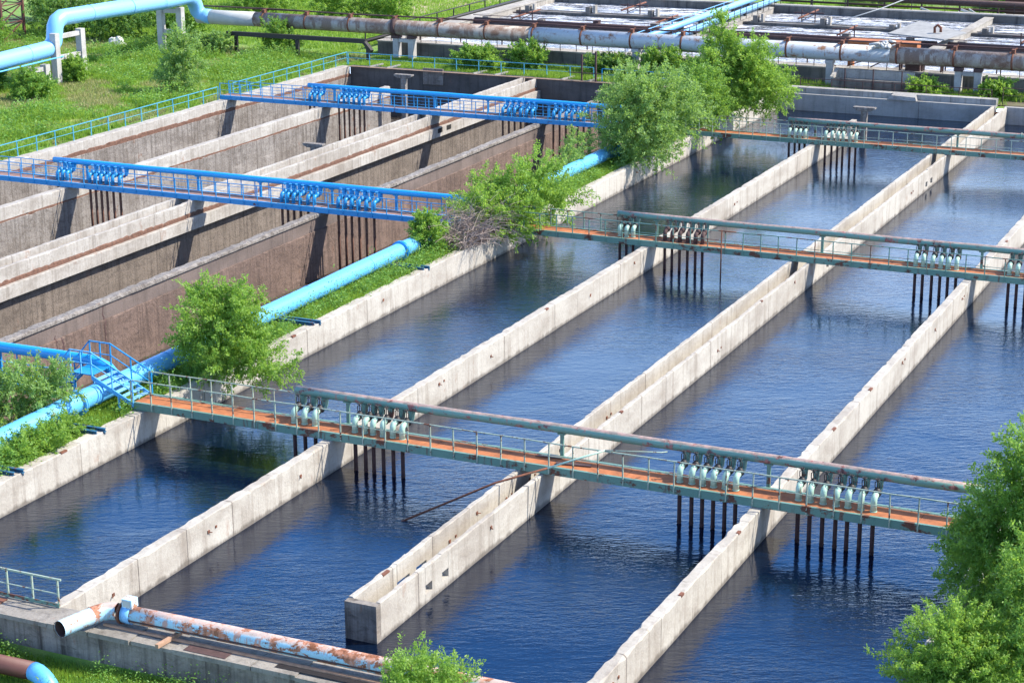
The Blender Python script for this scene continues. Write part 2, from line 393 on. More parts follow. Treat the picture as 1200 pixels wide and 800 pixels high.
# left (drained) basin
w = thing('retaining_wall', (-88.4, 46, -5), 'retaining wall of the drained basin along the meadow, below the cyan railing', 'wall')
mb = MB(); wallmesh(mb, -89.0, -88.2, 46.7, 153.5, 0, -.72, .03, seed=31); mb.build('coping', 'whitewall', w)
mb = MB(); wallmesh(mb, -88.9, -88.13, 46.7, 153.5, -.96, -5, .03, seed=32); mb.build('wall_body', 'lowwall', w)
mb = MB(); wallmesh(mb, -88.85, -88.15, 46.7, 153.5, -.66, -.98, .07, seed=33); mb.build('rust_strip', 'ruststrip', w)
w = thing('concrete_wall', (-79.4, 46, -5), 'pale wall in the drained basin, second from the green meadow', 'wall', 'concrete basin walls')
mb = MB(); wallmesh(mb, -79.75, -79.2, 46.7, 144.6, 0, -.82, .035, seed=34); mb.build('coping', 'whitewall', w)
mb = MB(); wallmesh(mb, -79.70, -79.14, 46.7, 144.5, -.92, -5, .03, seed=35); mb.build('wall_body', 'lowwall', w)
mb = MB(); wallmesh(mb, -79.68, -79.16, 46.7, 144.5, -.80, -.98, .06, seed=36); mb.build('rust_strip', 'ruststrip', w)
w = thing('double_wall', (-70, 46, -5), 'double wall with channel and rusty ledge in the middle of the drained basin', 'wall', 'double concrete walls')
mb = MB(); wallmesh(mb, -70.8, -70.55, 46.7, 153.4, .02, -4.9, .03, seed=37); mb.build('side_wall', 'whitewall', w)
mb = MB(); wall_holes(mb, -69.55, -69.3, 46.7, 153.4, 0, -.80, [], 38); mb.build('side_wall', 'whitewall', w)
MB().box(-70.547, -69.553, 46.7, 153.4, -2, -.62).build('channel_floor', 'lowwall', w)
mb = MB(); wallmesh(mb, -69.6, -69.22, 46.7, 153.4, -.72, -1.0, .07, seed=39); mb.build('rust_strip', 'ruststrip', w)
mb = MB(); wallmesh(mb, -69.7, -68.95, 46.7, 153.4, -.98, -1.72, .03, seed=40); mb.build('ledge', 'whitewall', w)
mb = MB(); wallmesh(mb, -70.4, -69.55, 46.7, 153.4, -1.70, -5, .02, seed=41); mb.build('wall_body', 'deepwall', w)
for ya in (133.5, 135.0): MB().box(-69.0, -68.94, ya, ya + .8, -1.42, -1.05).build('pocket_hole_shade', 'black', w)  # flush black blocks paint the darkness inside pockets; nothing is cut out
w = thing('concrete_wall', (-60.3, 46, -5), 'brown stained wall in the drained basin nearest the blue pipe', 'wall', 'concrete basin walls')
mb = MB(); wallmesh(mb, -60.6, -60.02, 46.7, 144.8, 0, -.2, .07, seed=42); mb.build('coping', 'lowwall', w)
mb = MB(); wallmesh(mb, -60.55, -60.14, 46.7, 144.8, -.17, -1.02, .02, seed=43); mb.build('upper_band', 'mauvewall', w)
mb = MB(); wallmesh(mb, -60.55, -60.04, 46.7, 144.8, -1.0, -5, .03, seed=44); mb.build('wall_body', 'brownwall', w)
for y, wd, z0, z1 in ((78.3, .07, -3.6, -.3), (74.8, .12, -2.7, -1.0), (74.3, .05, -1.7, -.8), (112, .08, -2.5, -1.2)):
    mb = MB(); rr = random.Random(int(y * 7)); vs = []
    n = 16
    for i in range(n + 1):
        z = z1 + (z0 - z1) * i / n; c = y + rr.uniform(-.06, .06); hw = wd * rr.uniform(.3, 1)
        vs += [(-60.032 if z < -1 else -60.132, c - hw, z), (-60.032 if z < -1 else -60.132, c + hw, z)]
    mb._add(vs, [(2 * i, 2 * i + 1, 2 * i + 3, 2 * i + 2) for i in range(n)]); mb.build('crack', 'darkrust', w)
w = thing('retaining_wall', (-51.3, 46, -5), 'hidden bank wall of the drained basin under the thick blue pipe', 'wall')
mb = MB(); wallmesh(mb, -51.5, -51.15, 46.7, 153.5, -.15, -5, .04, seed=45); mb.build('wall_body', 'lowwall', w)

# rear walls
w = thing('rear_wall', (-70, 153.9, -5), 'shade-darkened stained rear wall of the drained basin below weeds and cyan railing', 'wall')
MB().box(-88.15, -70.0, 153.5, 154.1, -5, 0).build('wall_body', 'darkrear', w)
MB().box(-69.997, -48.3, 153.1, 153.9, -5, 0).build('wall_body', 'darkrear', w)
MB().box(-80.6, -78.6, 153.35, 153.497, -1.2, .25).build('patch_panel', 'lowwall', w)
mb = MB()
for x in (-86, -84.2, -75.5, -73.4, -67, -64.5, -57.5): mb.bar((x, 153.2, .06), (x + .5, 154.9, .12), .14)
mb.build('rebar_stub', 'walltop', w)
MB().box(-88.1, -48.4, 153.02, 153.2, .003, .05).build('coping_edge', 'rustbar', w)
w = thing('rear_wall', (-30, 154.3, -5), 'grey rear wall of the water filled basin beyond the last green footbridge', 'wall')
MB().box(-48.2, -29.9, 154.27, 154.8, -5, 0).build('wall_body', 'rearwall', w)
MB().box(-29.2, -11.4, 154.27, 154.8, -5, 0).build('wall_body', 'rearwall', w)
MB().box(-48.2, -29.95, 154.8, 155.6, -.4, .45).build('upper_kerb', 'walltop', w)
mb = MB(); mb.hexa([(-38.6, 154.1, .02), (-36.2, 154.1, .02), (-36.2, 155, .02), (-38.6, 155, .02), (-38.3, 154.2, .38), (-36.3, 154.2, .3), (-36.4, 154.9, .5), (-38.1, 154.9, .55)])
tag(mb.build('rubble_slab', 'walltop'), 'broken concrete slab lying on the rear wall of the water basin', 'slab')
MB().box(-29.9, -29.2, 154.2, 154.8, -5, -.5).build('channel_outlet', 'rust', w)

# front parapet
w = thing('front_wall', (-30, 46, -1.4), 'stained concrete front parapet of the basins with slab top, bottom left corner', 'wall')
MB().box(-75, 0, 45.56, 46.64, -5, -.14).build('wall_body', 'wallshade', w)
rr = random.Random(5); x = -60.0
while x < -5:
    L = rr.choice((1.6, 2.4, 2.9)); dz = rr.uniform(-.03, .03); dy = rr.uniform(-.04, .05)
    MB().box(x, x + L - .03, 45.48 + dy, 46.69 + dy * .4, -.137, dz).build('cover_slab', 'slabtop', w); x += L

# ------------------------------------------------------------------ footbridges
def bridge(label, X0, X1, Y, girder, deckm, railm, seed, far_to=None, near_to=None, sx=None):
    b = thing('footbridge', (X0, Y, 0), label, 'footbridge', 'footbridges across the basins')
    D = 1.32
    for y, s in ((Y, 1), (Y + D, -1)):
        g = MB(); g.box(X0, X1, y - .012, y + .012, .03, .33)
        g.box(X0, X1, min(y, y + s * .10) - .013, max(y, y + s * .10) + .013, .33, .345); g.box(X0, X1, min(y, y + s * .1) - .013, max(y, y + s * .1) + .013, .015, .03)
        x = X0 + 1.5
        while x < X1 - .5: g.box(x - .05, x + .05, y - s * .024, y - s * .012, .035, .325); x += 6.18
        g.build('girder', girder, b)
    rr = random.Random(seed); x = X0; d = MB()
    while x < X1 - .01:
        e = min(X1, x + rr.choice((2.06, 3.09))); z = .300 + rr.uniform(-.008, .012)
        d.box(x + .01, e - .01, Y + .11, Y + D - .11, z - .03, z); x = e
    d.build('deck', deckm, b)
    x = X0 + .5; cm = None
    while x < X1:
        if cm is None: cm = MB().box(x, x + .07, Y + .02, Y + D - .02, .06, .25).build('cross_beam', girder, b, (x, Y, 0)).data
        else: co_ = bpy.data.objects.new('cross_beam', cm); COL.objects.link(co_); co_.parent = b; co_.location = (x - X0, 0, 0)
        x += 2.06
    pm = None
    for y, xa, xe in ((Y - .03, X0, near_to or X1), (Y + D + .03, X0, far_to or X1)):
        r_ = MB(); n = max(1, round((xe - xa) / 1.03)); st = (xe - xa) / n
        prev = None
        for i in range(n + 1):
            q = Vector((xa + i * st, y + rr.uniform(-.012, .012), 1.33 + rr.uniform(-.012, .012)))
            if prev is not None: r_.bar(prev, q, .045)
            prev = q
        r_.bar((xa, y, .80), (xe, y, .80), .025)
        ro = r_.build('railing', railm, b)
        for i in range(n + 1):
            if pm is None:
                po = MB().bar((xa, y, .06), (xa, y, 1.31), .05).build('post', railm, ro, (xa, y, 0)); pm = po.data
            else:
                po = bpy.data.objects.new('post', pm); COL.objects.link(po); po.parent = ro
                po.location = Vector((xa + i * st, y, 0)) - world_loc(ro)
            po.rotation_euler = (R(rr.uniform(-.9, .9)), R(rr.uniform(-.9, .9)), 0)
    return b
def header(label, Xa, Xb, Y, mat, pmat, posts, r=.19, extra=None, flanges=()):
    h = thing('header_pipe', (Xa, Y, 0), label, 'pipe', 'header pipes above the footbridges')
    pts = [(Xa, Y, 1.42)]; n = max(2, int((Xb - Xa) / 2.5))
    for i in range(1, n + 1): pts.append((Xa + (Xb - Xa) * i / n, Y, 1.42 + .012 * math.sin(i * 1.7)))
    if extra: pts += extra
    MB().path(pts, r, 14).build('pipe', mat, h)
    for x in posts:
        m = MB(); m.box(x - .07, x + .07, Y - .05, Y + .05, .0, 1.25); m.box(x - .16, x + .16, Y - .12, Y + .12, 1.20, 1.26)
        m.build('support_post', pmat, h)
    for x in flanges: MB().path([(x - .03, Y, 1.42), (x + .03, Y, 1.42)], r + .05, 14).build('flange', mat, h)
    return h

# valves
def make_valve(neckm, bodym, elbm, dropm, wheelm, dropz):
    v = thing('air_valve', (0, 0, 0), 'x', 'valve')
    yh = 1.45
    m = MB(); m.path([(0, yh, 1.32), (0, yh, .98), (0, yh - .05, .90), (0, yh - .2, .86), (0, yh - .30, .86)], .105, 8)
    m.hexa([(-.075, yh - .16, .90), (.075, yh - .16, .90), (.075, yh + .06, .90), (-.075, yh + .06, .90), (-.11, yh - .16, 1.28), (.11, yh - .16, 1.28), (.11, yh + .10, 1.28), (-.11, yh + .10, 1.28)]); m.build('neck', neckm, v)
    m = MB()
    for y in (1.12, .87): m.path([(0, y - .02, .86), (0, y + .02, .86)], .145, 12)
    m.path([(0, .86, .86), (0, 1.14, .86)], .12, 10)
    m.path([(0, .99, .84), (0, .99, .98), (0, .99, 1.05), (0, .99, 1.10)], [.15, .145, .10, .05], 10)
    m.path([(-.035, .99, 1.04), (-.085, .99, 1.12), (-.085, .99, 1.30), (0, .99, 1.37), (.085, .99, 1.30), (.085, .99, 1.12), (.035, .99, 1.04)], .02, 5)
    m.path([(0, .99, 1.05), (0, .99, 1.47)], .018, 6)
    body = m.build('gate_valve', bodym, v)
    MB().ring((0, .99, 1.42), (0, 0, 1), .085, .018, 12, 5).build('handwheel', wheelm, body)
    m = MB(); pts = [(0, .86, .86), (0, .76, .86)]
    for i in range(1, 6):
        a = i * math.pi / 10; pts.append((0, .76 - .16 * math.sin(a), .70 + .16 * math.cos(a)))
    pts.append((0, .60, .31)); m.path(pts, .12, 12)
    m.path([(0, .6, .30), (0, .6, .34)], .135, 10); m.build('elbow', elbm, v)
    m = MB(); m.path([(0, .60, .29), (0, .60, dropz)], .085, 8)
    m.path([(0, .6, -1.31), (0, .6, -1.27)], .1, 8); m.build('drop_pipe', dropm, v)
    return v
PROTO = {'green': make_valve('green', 'iron', 'valvegreen', 'droppipe', 'iron', -2.2),
         'rusty': make_valve('green', 'darkrust', 'darkrust', 'droppipe', 'iron', -2.2),
         'blue': make_valve('bluepipe', 'blue', 'blue', 'droprust', 'bluepipe', -4.2)}
used = set()
def valves(kind, Y, xs, desc, group):
    for i, x in enumerate(xs):
        p = PROTO[kind]
        v = p if kind not in used else copy_tree(p)
        used.add(kind); v.location = (x + random.uniform(-.02, .02), Y, random.uniform(-.015, .015))
        v.rotation_euler.z = random.uniform(-.05, .05)
        v['label'] = f'{ORD[i]} valve from left in the {desc}'; v['group'] = group

YB = (64.45, 100.3, 133.4)
# nearest green
bridge('nearest green footbridge with orange rusted deck, reaching the trees on the right', -48.3, -12.2, YB[0], 'green', 'deck', 'railgreen', 1, far_to=-40.9)
header('rust streaked green header pipe over the nearest green footbridge', -40.9, -12.3, YB[0] + 1.45, 'greenpipe', 'green', (-38.45, -28.78, -20.3))
valves('green', YB[0], (-40.54, -40.05, -39.57), 'left row of three on the nearest green footbridge', 'valves on the nearest green footbridge')
valves('green', YB[0], (-37.69, -37.22, -36.78, -36.34, -35.9, -35.47), 'left row of six on the nearest green footbridge', 'valves on the nearest green footbridge')
valves('green', YB[0], (-23.54, -23.05, -22.62, -22.2, -21.74, -21.33), 'right row of six on the nearest green footbridge', 'valves on the nearest green footbridge')
valves('green', YB[0], (-18.85, -18.4, -17.9, -17.45, -17.0, -16.52, -16.05), 'row of seven on the nearest green footbridge', 'valves on the nearest green footbridge')
# middle green
bridge('middle green footbridge with orange deck, ending in the bush and dead brush', -48.3, -12.2, YB[1], 'green', 'deck', 'green', 2, far_to=-40.9)
header('green header pipe over the middle green footbridge', -40.9, -12.3, YB[1] + 1.45, 'greenpipe', 'green', (-38.5, -28.7, -19.9))
valves('green', YB[1], (-40.46, -40.03, -39.61), 'row of three on the middle green footbridge', 'valves on the middle green footbridge')
valves('rusty', YB[1], (-37.66, -37.24, -36.75, -36.3, -35.85, -35.4), 'rusty brown row of six on the middle green footbridge', 'valves on the middle green footbridge')
valves('green', YB[1], (-23.28, -22.81, -22.35, -21.89, -21.48, -21.02), 'green row of six on the middle green footbridge', 'valves on the middle green footbridge')
valves('green', YB[1], (-18.26, -17.81, -17.36), 'row at right picture edge on the middle green footbridge', 'valves on the middle green footbridge')
# far green
bridge('farthest green footbridge, behind the leafy trees on the bank and near the rear wall', -48.3, -12.2, YB[2], 'green', 'deck', 'railgreen', 3, far_to=-40.9)
header('rusty green header pipe over the farthest green footbridge', -40.9, -12.3, YB[2] + 1.45, 'greenpipe', 'green', (-38.9, -28.6, -20.3), flanges=(-24.2,))
valves('green', YB[2], (-40.6, -40.18, -39.8, -39.42), 'row of four on the farthest green footbridge', 'valves on the farthest green footbridge')
valves('green', YB[2], (-37.9, -37.45, -36.98, -36.55, -36.1, -35.65), 'row of six on the farthest green footbridge', 'valves on the farthest green footbridge')
# blue
bridge('middle blue footbridge across the drained basin, from left picture edge to the dead brush', -89.0, -51.3, YB[1], 'blue', 'bluedeck', 'blue', 4)
header('blue header pipe over the middle blue footbridge', -81.24, -51.0, YB[1] + 1.45, 'bluepipe', 'blue', (-78.6, -69.9, -65.2, -60.0, -55.5), extra=[(-50.5, YB[1] + 1.45, 1.38), (-50.15, YB[1] + 1.45, 1.2), (-50.05, YB[1] + 1.45, .8)])
valves('blue', YB[1], (-80.42, -80.01, -79.62), 'row of three on the middle blue footbridge', 'valves on the middle blue footbridge')
valves('blue', YB[1], (-77.81, -77.38, -76.92, -76.45, -75.97, -75.46), 'left row of six on the middle blue footbridge', 'valves on the middle blue footbridge')
valves('blue', YB[1], (-63.17, -62.73, -62.3, -61.8, -61.27, -60.78), 'middle row of six on the middle blue footbridge', 'valves on the middle blue footbridge')
valves('blue', YB[1], (-59.12, -58.64, -58.16, -57.68, -57.14, -56.62), 'right row of six on the middle blue footbridge', 'valves on the middle blue footbridge')
bridge('farthest blue footbridge across the drained basin, starting at the meadow railing', -89.0, -51.3, YB[2], 'blue', 'bluedeck', 'blue', 5)
header('blue header pipe over the farthest blue footbridge', -81.4, -51.0, YB[2] + 1.45, 'bluepipe', 'blue', (-79.0, -69.9, -65.2, -60.0, -55.5), flanges=(-62.2,))
valves('blue', YB[2], (-80.85, -80.36, -79.88), 'row of three on the farthest blue footbridge', 'valves on the farthest blue footbridge')
valves('blue', YB[2], (-78.14, -77.66, -77.19, -76.72, -76.25, -75.78), 'left row of six on the farthest blue footbridge', 'valves on the farthest blue footbridge')
valves('blue', YB[2], (-63.56, -63.05, -62.55, -62.04, -61.53, -61.03), 'middle row of six on the farthest blue footbridge', 'valves on the farthest blue footbridge')
valves('blue', YB[2], (-59.24, -58.75, -58.25, -57.76, -57.26, -56.77), 'right row of six on the farthest blue footbridge', 'valves on the farthest blue footbridge')
# nearest blue with stair
bridge('nearest blue footbridge at left picture edge, half hidden by a bush', -66, -52.3, YB[0], 'blue', 'bluedeck', 'blue', 6)
header('blue header pipe over the nearest blue footbridge, bending down into the thick pipe', -66, -51.6, YB[0] + 1.45, 'bluepipe', 'blue', (-61, -56.5), r=.24,
       extra=[(-51.0, YB[0] + 1.45, 1.36), (-50.5, YB[0] + 1.45, 1.18), (-50.15, YB[0] + 1.45, .85), (-50.05, YB[0] + 1.45, .5)])

# stair over pipe
s = thing('steel_stair', (-50.6, 64.4, -.2), 'blue steel stair and landing crossing over the thick blue pipe', 'stair')
ya, yc = 64.42, 65.82
MB().box(-51.4, -50.3, ya, yc, 1.27, 1.31).build('landing', 'blue', s)
for y in (ya, yc):
    m = MB(); m.hexa([(-50.32, y - .02, 1.1), (-48.2, y - .02, .12), (-48.2, y + .02, .12), (-50.32, y + .02, 1.1), (-50.32, y - .02, 1.30), (-48.2, y - .02, .32), (-48.2, y + .02, .32), (-50.32, y + .02, 1.30)])
    m.hexa([(-52.3, y - .02, .30), (-51.38, y - .02, 1.12), (-51.38, y + .02, 1.12), (-52.3, y + .02, .30), (-52.3, y - .02, .48), (-51.38, y - .02, 1.30), (-51.38, y + .02, 1.30), (-52.3, y + .02, .48)])
    m.bar((-51.3, y, -.2), (-51.3, y, 1.27), .07); m.bar((-48.95, y, -.2), (-48.95, y, .62), .07)
    m.build('stringer', 'skypipe', s)
for i in range(6):
    x = -50.05 + i * .32; z = 1.13 - i * .148
    MB().box(x - .12, x + .12, ya + .022, yc - .022, z - .03, z).build('tread', 'palebluepipe', s)
for i in range(4):
    x = -51.6 - i * .22; MB().box(x - .1, x + .1, ya + .022, yc - .022, 1.09 - i * .19, 1.12 - i * .19).build('tread', 'blue', s)
for y in (ya, yc):
    m = MB(); P = [(-52.3, y, 1.33), (-51.4, y, 2.33), (-50.3, y, 2.33), (-48.2, y, 1.33)]
    for a, b_ in zip(P, P[1:]): m.bar(a, b_, .05)
    for (x, z0, z1) in ((-51.4, 1.3, 2.33), (-50.85, 1.3, 2.33), (-50.3, 1.3, 2.33), (-49.25, .8, 1.83), (-48.2, .3, 1.33), (-51.85, .8, 1.83)): m.bar((x, y, z0), (x, y, z1), .05)
    Q = [(-52.3, y, .9), (-51.4, y, 1.8), (-50.3, y, 1.8), (-48.2, y, .82)]
    for a, b_ in zip(Q, Q[1:]): m.bar(a, b_, .035)
    m.build('handrail', 'blue' if y == yc else 'skypipe', s)

# thick blue pipe on the bank
pz = .5; px_ = -50.05
p = thing('blue_pipe', (px_, 47, 0), 'thick sky blue pipe lying along the weedy bank between the two basins', 'pipe')
MB().path([(px_ + .03 * math.sin(i), 47 + i * 4.05, pz + .012 * math.sin(i * 2)) for i in range(19)] + [(px_, 123.6, pz)], .44, 24).build('pipe', 'skypipe', p)
for y in (63.0, 92.1, 123.7):
    f = MB(); f.path([(px_, y - .09, pz), (px_, y - .02, pz)], .56, 24); f.path([(px_, y + .02, pz), (px_, y + .09, pz)], .56, 24); f.build('flange', 'bluepipe' if y > 70 else 'skypipe', p)
m = MB()
for y in (51.5, 57.2, 64.2, 69.5, 75.8, 82.1, 88.4, 98.5, 104.8, 111.1, 117.4): m.ring((px_, y, pz), (0, 1, 0), .442, .014, 24, 4)
m.build('weld_seam', 'skypipe', p)
for y, lab in ((55.9, 'cut by the left picture edge'), (61.2, 'near the foot of the blue stair'), (78.8, 'right of the round leafy tree'), (90.5, 'below the small bush by the flange')):
    b = thing('pipe_support', (px_, y, -.2), 'pair of blue steel beams on the bank edge ' + lab, 'pipe support', 'pipe supports on the bank')
    for dy in (0, .42):
        m = MB(); x0, x1 = -50.6, -47.75 + dy * .3
        m.box(x0, x1, y + dy - .07, y + dy + .07, -.02, .0); m.box(x0, x1, y + dy - .01, y + dy + .01, -.12, -.02) ; m.box(x0, x1, y + dy - .07, y + dy + .07, .0, .02)
        m.box(x0, x1, y + dy - .012, y + dy + .012, .02, .12); m.box(x0, x1, y + dy - .07, y + dy + .07, .12, .14)
        m.build('beam', 'oldblue', b)

# poles and scraps on the bridges
pl = thing('bent_pole', (-26.35, 64.38, 1.38), 'thin bent pole slanting from nearest green footbridge railing down into the water', 'pole')
MB().path([(-26.35, 64.38, 1.38), (-28.3, 63.4, .70)], .042, 6).build('upper_section', 'valvegreen', pl)
MB().path([(-28.3, 63.4, .70), (-30.1, 62.5, .13), (-33.35, 60.9, -1.40)], .045, 6).build('lower_section', 'rust', pl)
MB().path([(-26.35, 64.38, 1.38), (-24.3, 65.1, 1.36), (-24.2, 65.4, 1.3)], .026, 6).build('end_section', 'railgreen', pl)
m = MB(); m.path([(-34.0, 100.05, 1.45), (-34.0, 100.0, -1.6)], .04, 6); m.path([(-34.0, 100.05, 1.4), (-33.2, 100.2, 1.37)], .03, 6)
tag(m.build('upright_pole', 'rust'), 'rusty upright pole beside middle green footbridge, standing in the water', 'pole')
tag(MB().hexa([(-28.6, 64.85, .32), (-27.2, 65.1, .32), (-27.25, 65.25, .32), (-28.65, 65.0, .32), (-28.6, 64.85, .37), (-27.2, 65.1, .37), (-27.25, 65.25, .37), (-28.65, 65.0, .37)]).build('steel_strip', 'darkrust'), 'dark rusty steel strip lying on the nearest deck beside the near railing', 'scrap metal')
tag(MB().hexa([(-29.7, 65.35, .32), (-28.6, 65.5, .32), (-28.7, 65.65, .32), (-29.5, 65.62, .32), (-29.7, 65.35, .36), (-28.6, 65.5, .36), (-28.7, 65.65, .36), (-29.5, 65.62, .36)]).build('steel_plate', 'redbrown'), 'flat dark red plate lying by the header post on the nearest deck', 'scrap metal')

# T shaped concrete posts
for x, y, zt, zbm, lab in ((-37.45, 142.9, 1.28, -5, 'in the water behind the farthest green footbridge'), (-77.3, 143.6, 1.28, -4.4, 'in the drained basin behind the farthest blue footbridge'), (-58.9, 143.6, 1.0, -4.4, 'in the drained basin beside the leafy clump'), (-71.9, 119.6, .05, -4.4, 'leaning against the double wall of the drained basin')):
    tp = thing('concrete_post', (x, y, zbm), 'T shaped concrete post ' + lab, 'post', 'T shaped concrete posts')
    MB().box(x - .22, x + .22, y - .2, y + .2, zbm, zt - .16).build('stem', 'lowwall', tp)
    m = MB(); m.hexa([(x - .5, y - .22, zt - .30), (x + .5, y - .22, zt - .30), (x + .5, y + .22, zt - .30), (x - .5, y + .22, zt - .30), (x - .84, y - .25, zt - .12), (x + .84, y - .25, zt - .12), (x + .84, y + .25, zt - .12), (x - .84, y + .25, zt - .12)])
    m.box(x - .84, x + .84, y - .25, y + .25, zt - .117, zt); m.build('head', 'lowwall', tp)

# ------------------------------------------------------------------ front rusty pipe and bits
p = thing('rusty_pipe', (-36.2, 46.4, 0), 'rust flaked pale blue pipe lying along the front parapet with an open end', 'pipe')
MB().path([(-35.7, 46.42, .42)] + [(-35.7 + i * 2.2, 46.42 + .02 * i, .42 + .01 * math.sin(i)) for i in range(1, 9)] + [(-14, 46.7, .42)], .28, 18).build('pipe', 'rustwhite', p)
m = MB(); m.path([(-35.9, 46.42, .42), (-36.15, 46.36, .42), (-36.35, 46.15, .42), (-36.5, 45.8, .42)], .29, 18, cap=False); m.build('elbow', 'rustwhite', p)
m = MB(); m.path([(-36.48, 45.82, .42), (-36.80, 44.62, .40)], .275, 20, cap=False)
pe = m.build('pipe_end', 'palepatch', p)
m = MB(); m.path([(-36.80, 44.615, .40), (-36.50, 45.75, .42)], .25, 20, cap=False); m.path([(-36.52, 45.68, .42), (-36.51, 45.72, .42)], .25, 20)
m._add([v for k in range(20) for v in ((-36.80 + .25 * math.cos(k * math.tau / 20), 44.617, .40 + .25 * math.sin(k * math.tau / 20)), (-36.80 + .275 * math.cos(k * math.tau / 20), 44.62, .40 + .275 * math.sin(k * math.tau / 20)))], [(2 * k, 2 * k + 1, (2 * k + 3) % 40, (2 * k + 2) % 40) for k in range(20)])
m.build('pipe_bore', 'darkrust', p)
m = MB(); m.path([(-35.72, 46.42, .42), (-35.66, 46.42, .42)], .37, 18); m.build('flange', 'rust', p)
MB().path([(-35.62, 46.42, .42), (-35.3, 46.42, .42)], .315, 18).build('collar', 'palebluepipe', p)
m = MB(); m.box(-35.60, -35.22, 46.27, 46.62, .68, .98); tag(m.build('junction_box', 'palepatch'), 'small rusty box with pale front plate on the front rusty pipe', 'box')
MB().box(-35.56, -35.28, 46.25, 46.268, .74, .94).build('face_plate', 'sheet', bpy.data.objects['junction_box'])
MB().path([(-35.3, 46.16, .33), (-20, 46.28, .33)], .03, 5).build('seam_strip', 'darkrust', p)
m = MB(); m.box(-36.2, -20, 46.02, 46.12, .032, .10); tag(m.build('steel_channel', 'rustbar'), 'long pale rusty steel bar lying under the front rusty pipe', 'steel bar')
m = MB(); m.path([(-33.66, 45.35, .10), (-33.55, 46.5, .10)], .09, 4, smooth=False); tag(m.build('steel_bar', 'rustbar'), 'short rusty bar jutting over the front parapet edge under the pipe', 'steel bar')
m = MB(); m._add([(-32.85, 45.6, .04), (-31.3, 45.6, .04), (-31.3, 46.0, .045), (-32.85, 46.0, .045)], [(0, 1, 2, 3)]); m.box(-32.85, -31.3, 45.6, 46.0, .034, .039)
tag(m.build('steel_plate', 'darkrust'), 'dark rusty plate lying on the front parapet beside the pipe', 'scrap metal')
m = MB(); m.box(-29.6, -23, 45.75, 46.0, .032, .045); tag(m.build('steel_plate', 'iron'), 'dark sheet added for wet slab under the front rusty pipe near the bush', 'scrap metal')  # added dark sheet stands in for wet, dirty slab, not a real plate
m = MB(); m.box(-44, -40.35, 45.8, 46.4, .032, .06); tag(m.build('rusted_sheet', 'rust'), 'orange rusted sheet lying on the front parapet behind the short railing', 'scrap metal')
f = thing('guard_railing', (-38.4, 46.6, 0), 'short weathered pale green railing on the front parapet at left picture edge', 'railing', 'guard railings')
m = MB(); m.bar((-46, 46.6, 1.02), (-38.25, 46.6, 1.02), .06); m.bar((-46, 46.6, .52), (-38.4, 46.6, .50), .03); m.build('rail', 'railgreen', f)
MB().box(-46, -38.38, 46.57, 46.60, .03, .16).build('kick_plate', 'green', f)
for x in (-43.6, -42.5, -41.5, -40.5, -39.47, -38.42): MB().bar((x, 46.63, .0), (x, 46.63, 1.02), .055).build('post', 'railgreen', f)
p = thing('brown_pipe', (-38, 43.9, -1.25), 'thick red brown pipe with blue elbow in the bottom left grass', 'pipe')
MB().path([(-44, 43.75, -.82), (-37.35, 43.85, -.82)], .30, 18).build('pipe', 'redbrown', p)
m = MB(); pts = [(-37.36, 43.85, -.82)]
for i in range(1, 8):
    a = i * math.pi / 16; pts.append((-37.3 + .9 * math.sin(a), 43.85 - .25 * math.sin(a) , -.82 - .9 * (1 - math.cos(a))))
m.path(pts, .305, 18); m.build('elbow', 'skypipe', p)
MB().box(-41.5, -41.2, 43.5, 44.1, -1.3, -1.05).build('saddle', 'pillar', p)

# ------------------------------------------------------------------ railings along the basins
def railing(label, P0, P1, mat, st=2.2, h=1.1, rails=(1.0, .55), w=.05, group='guard railings', drop=0.05, name='guard_railing'):
    P0 = Vector(P0); P1 = Vector(P1); f = thing(name, P0, label, 'railing', group)
    n = max(1, round((P1 - P0).length / st)); m = MB()
    for q in rails: m.bar(P0 + Vector((0, 0, h * q)), P1 + Vector((0, 0, h * q)), w * (1 if q > .9 else .6))
    m.build('rail', mat, f); pm = None; rr = random.Random(int(P0.x))
    n = min(n, 99)
    for i in range(n + 1):
        q = P0.lerp(P1, i / n)
        if pm is None: po = MB().bar(q - Vector((0, 0, drop)), q + Vector((0, 0, h * .985)), w * 1.15).build('post', mat, f, q); pm = po.data
        else:
            po = bpy.data.objects.new('post', pm); COL.objects.link(po); po.parent = f; po.location = q - P0
        po.rotation_euler = (R(rr.uniform(-1.5, 1.5)), R(rr.uniform(-1.5, 1.5)), 0)
    return f
railing('cyan railing along the meadow edge in front of the farthest blue footbridge', (-88.9, 84, 0), (-88.9, 132.9, 0), 'cyanrail', 2.1)
railing('cyan railing along the meadow edge behind the farthest blue footbridge', (-88.9, 135.2, 0), (-88.9, 154.3, 0), 'cyanrail', 2.1)
railing('cyan railing among weeds along the rear wall of the drained basin', (-88.9, 154.5, -.05), (-64.5, 154.5, -.05), 'cyanrail', 2.2)
railing('bright blue railing right of the upright bars on the drained basin rear wall', (-63.6, 154.2, -.05), (-49.5, 154.2, -.05), 'blue', 2.2)
m = MB(); m.bar((-65.2, 153.5, 0), (-65.2, 153.5, 2.3), .12); m.bar((-63.9, 153.5, 0), (-63.9, 153.5, 2.6), .14); m.bar((-66.5, 153.5, .7), (-62.8, 153.5, .7), .07)
tag(m.build('gate_frame', 'darkrust'), 'rusty upright bars at the rear end of the drained double wall', 'frame')
railing('rusty brown railing beyond the rear wall of the water basin', (-46.5, 156.2, 0), (-30.6, 156.2, 0), 'darkrust', 2.6, 1.0)
railing('rusty railing at right picture edge beyond the rear wall', (-29.6, 155.6, 0), (-12, 155.6, 0), 'darkrust', 1.7, 1.3)

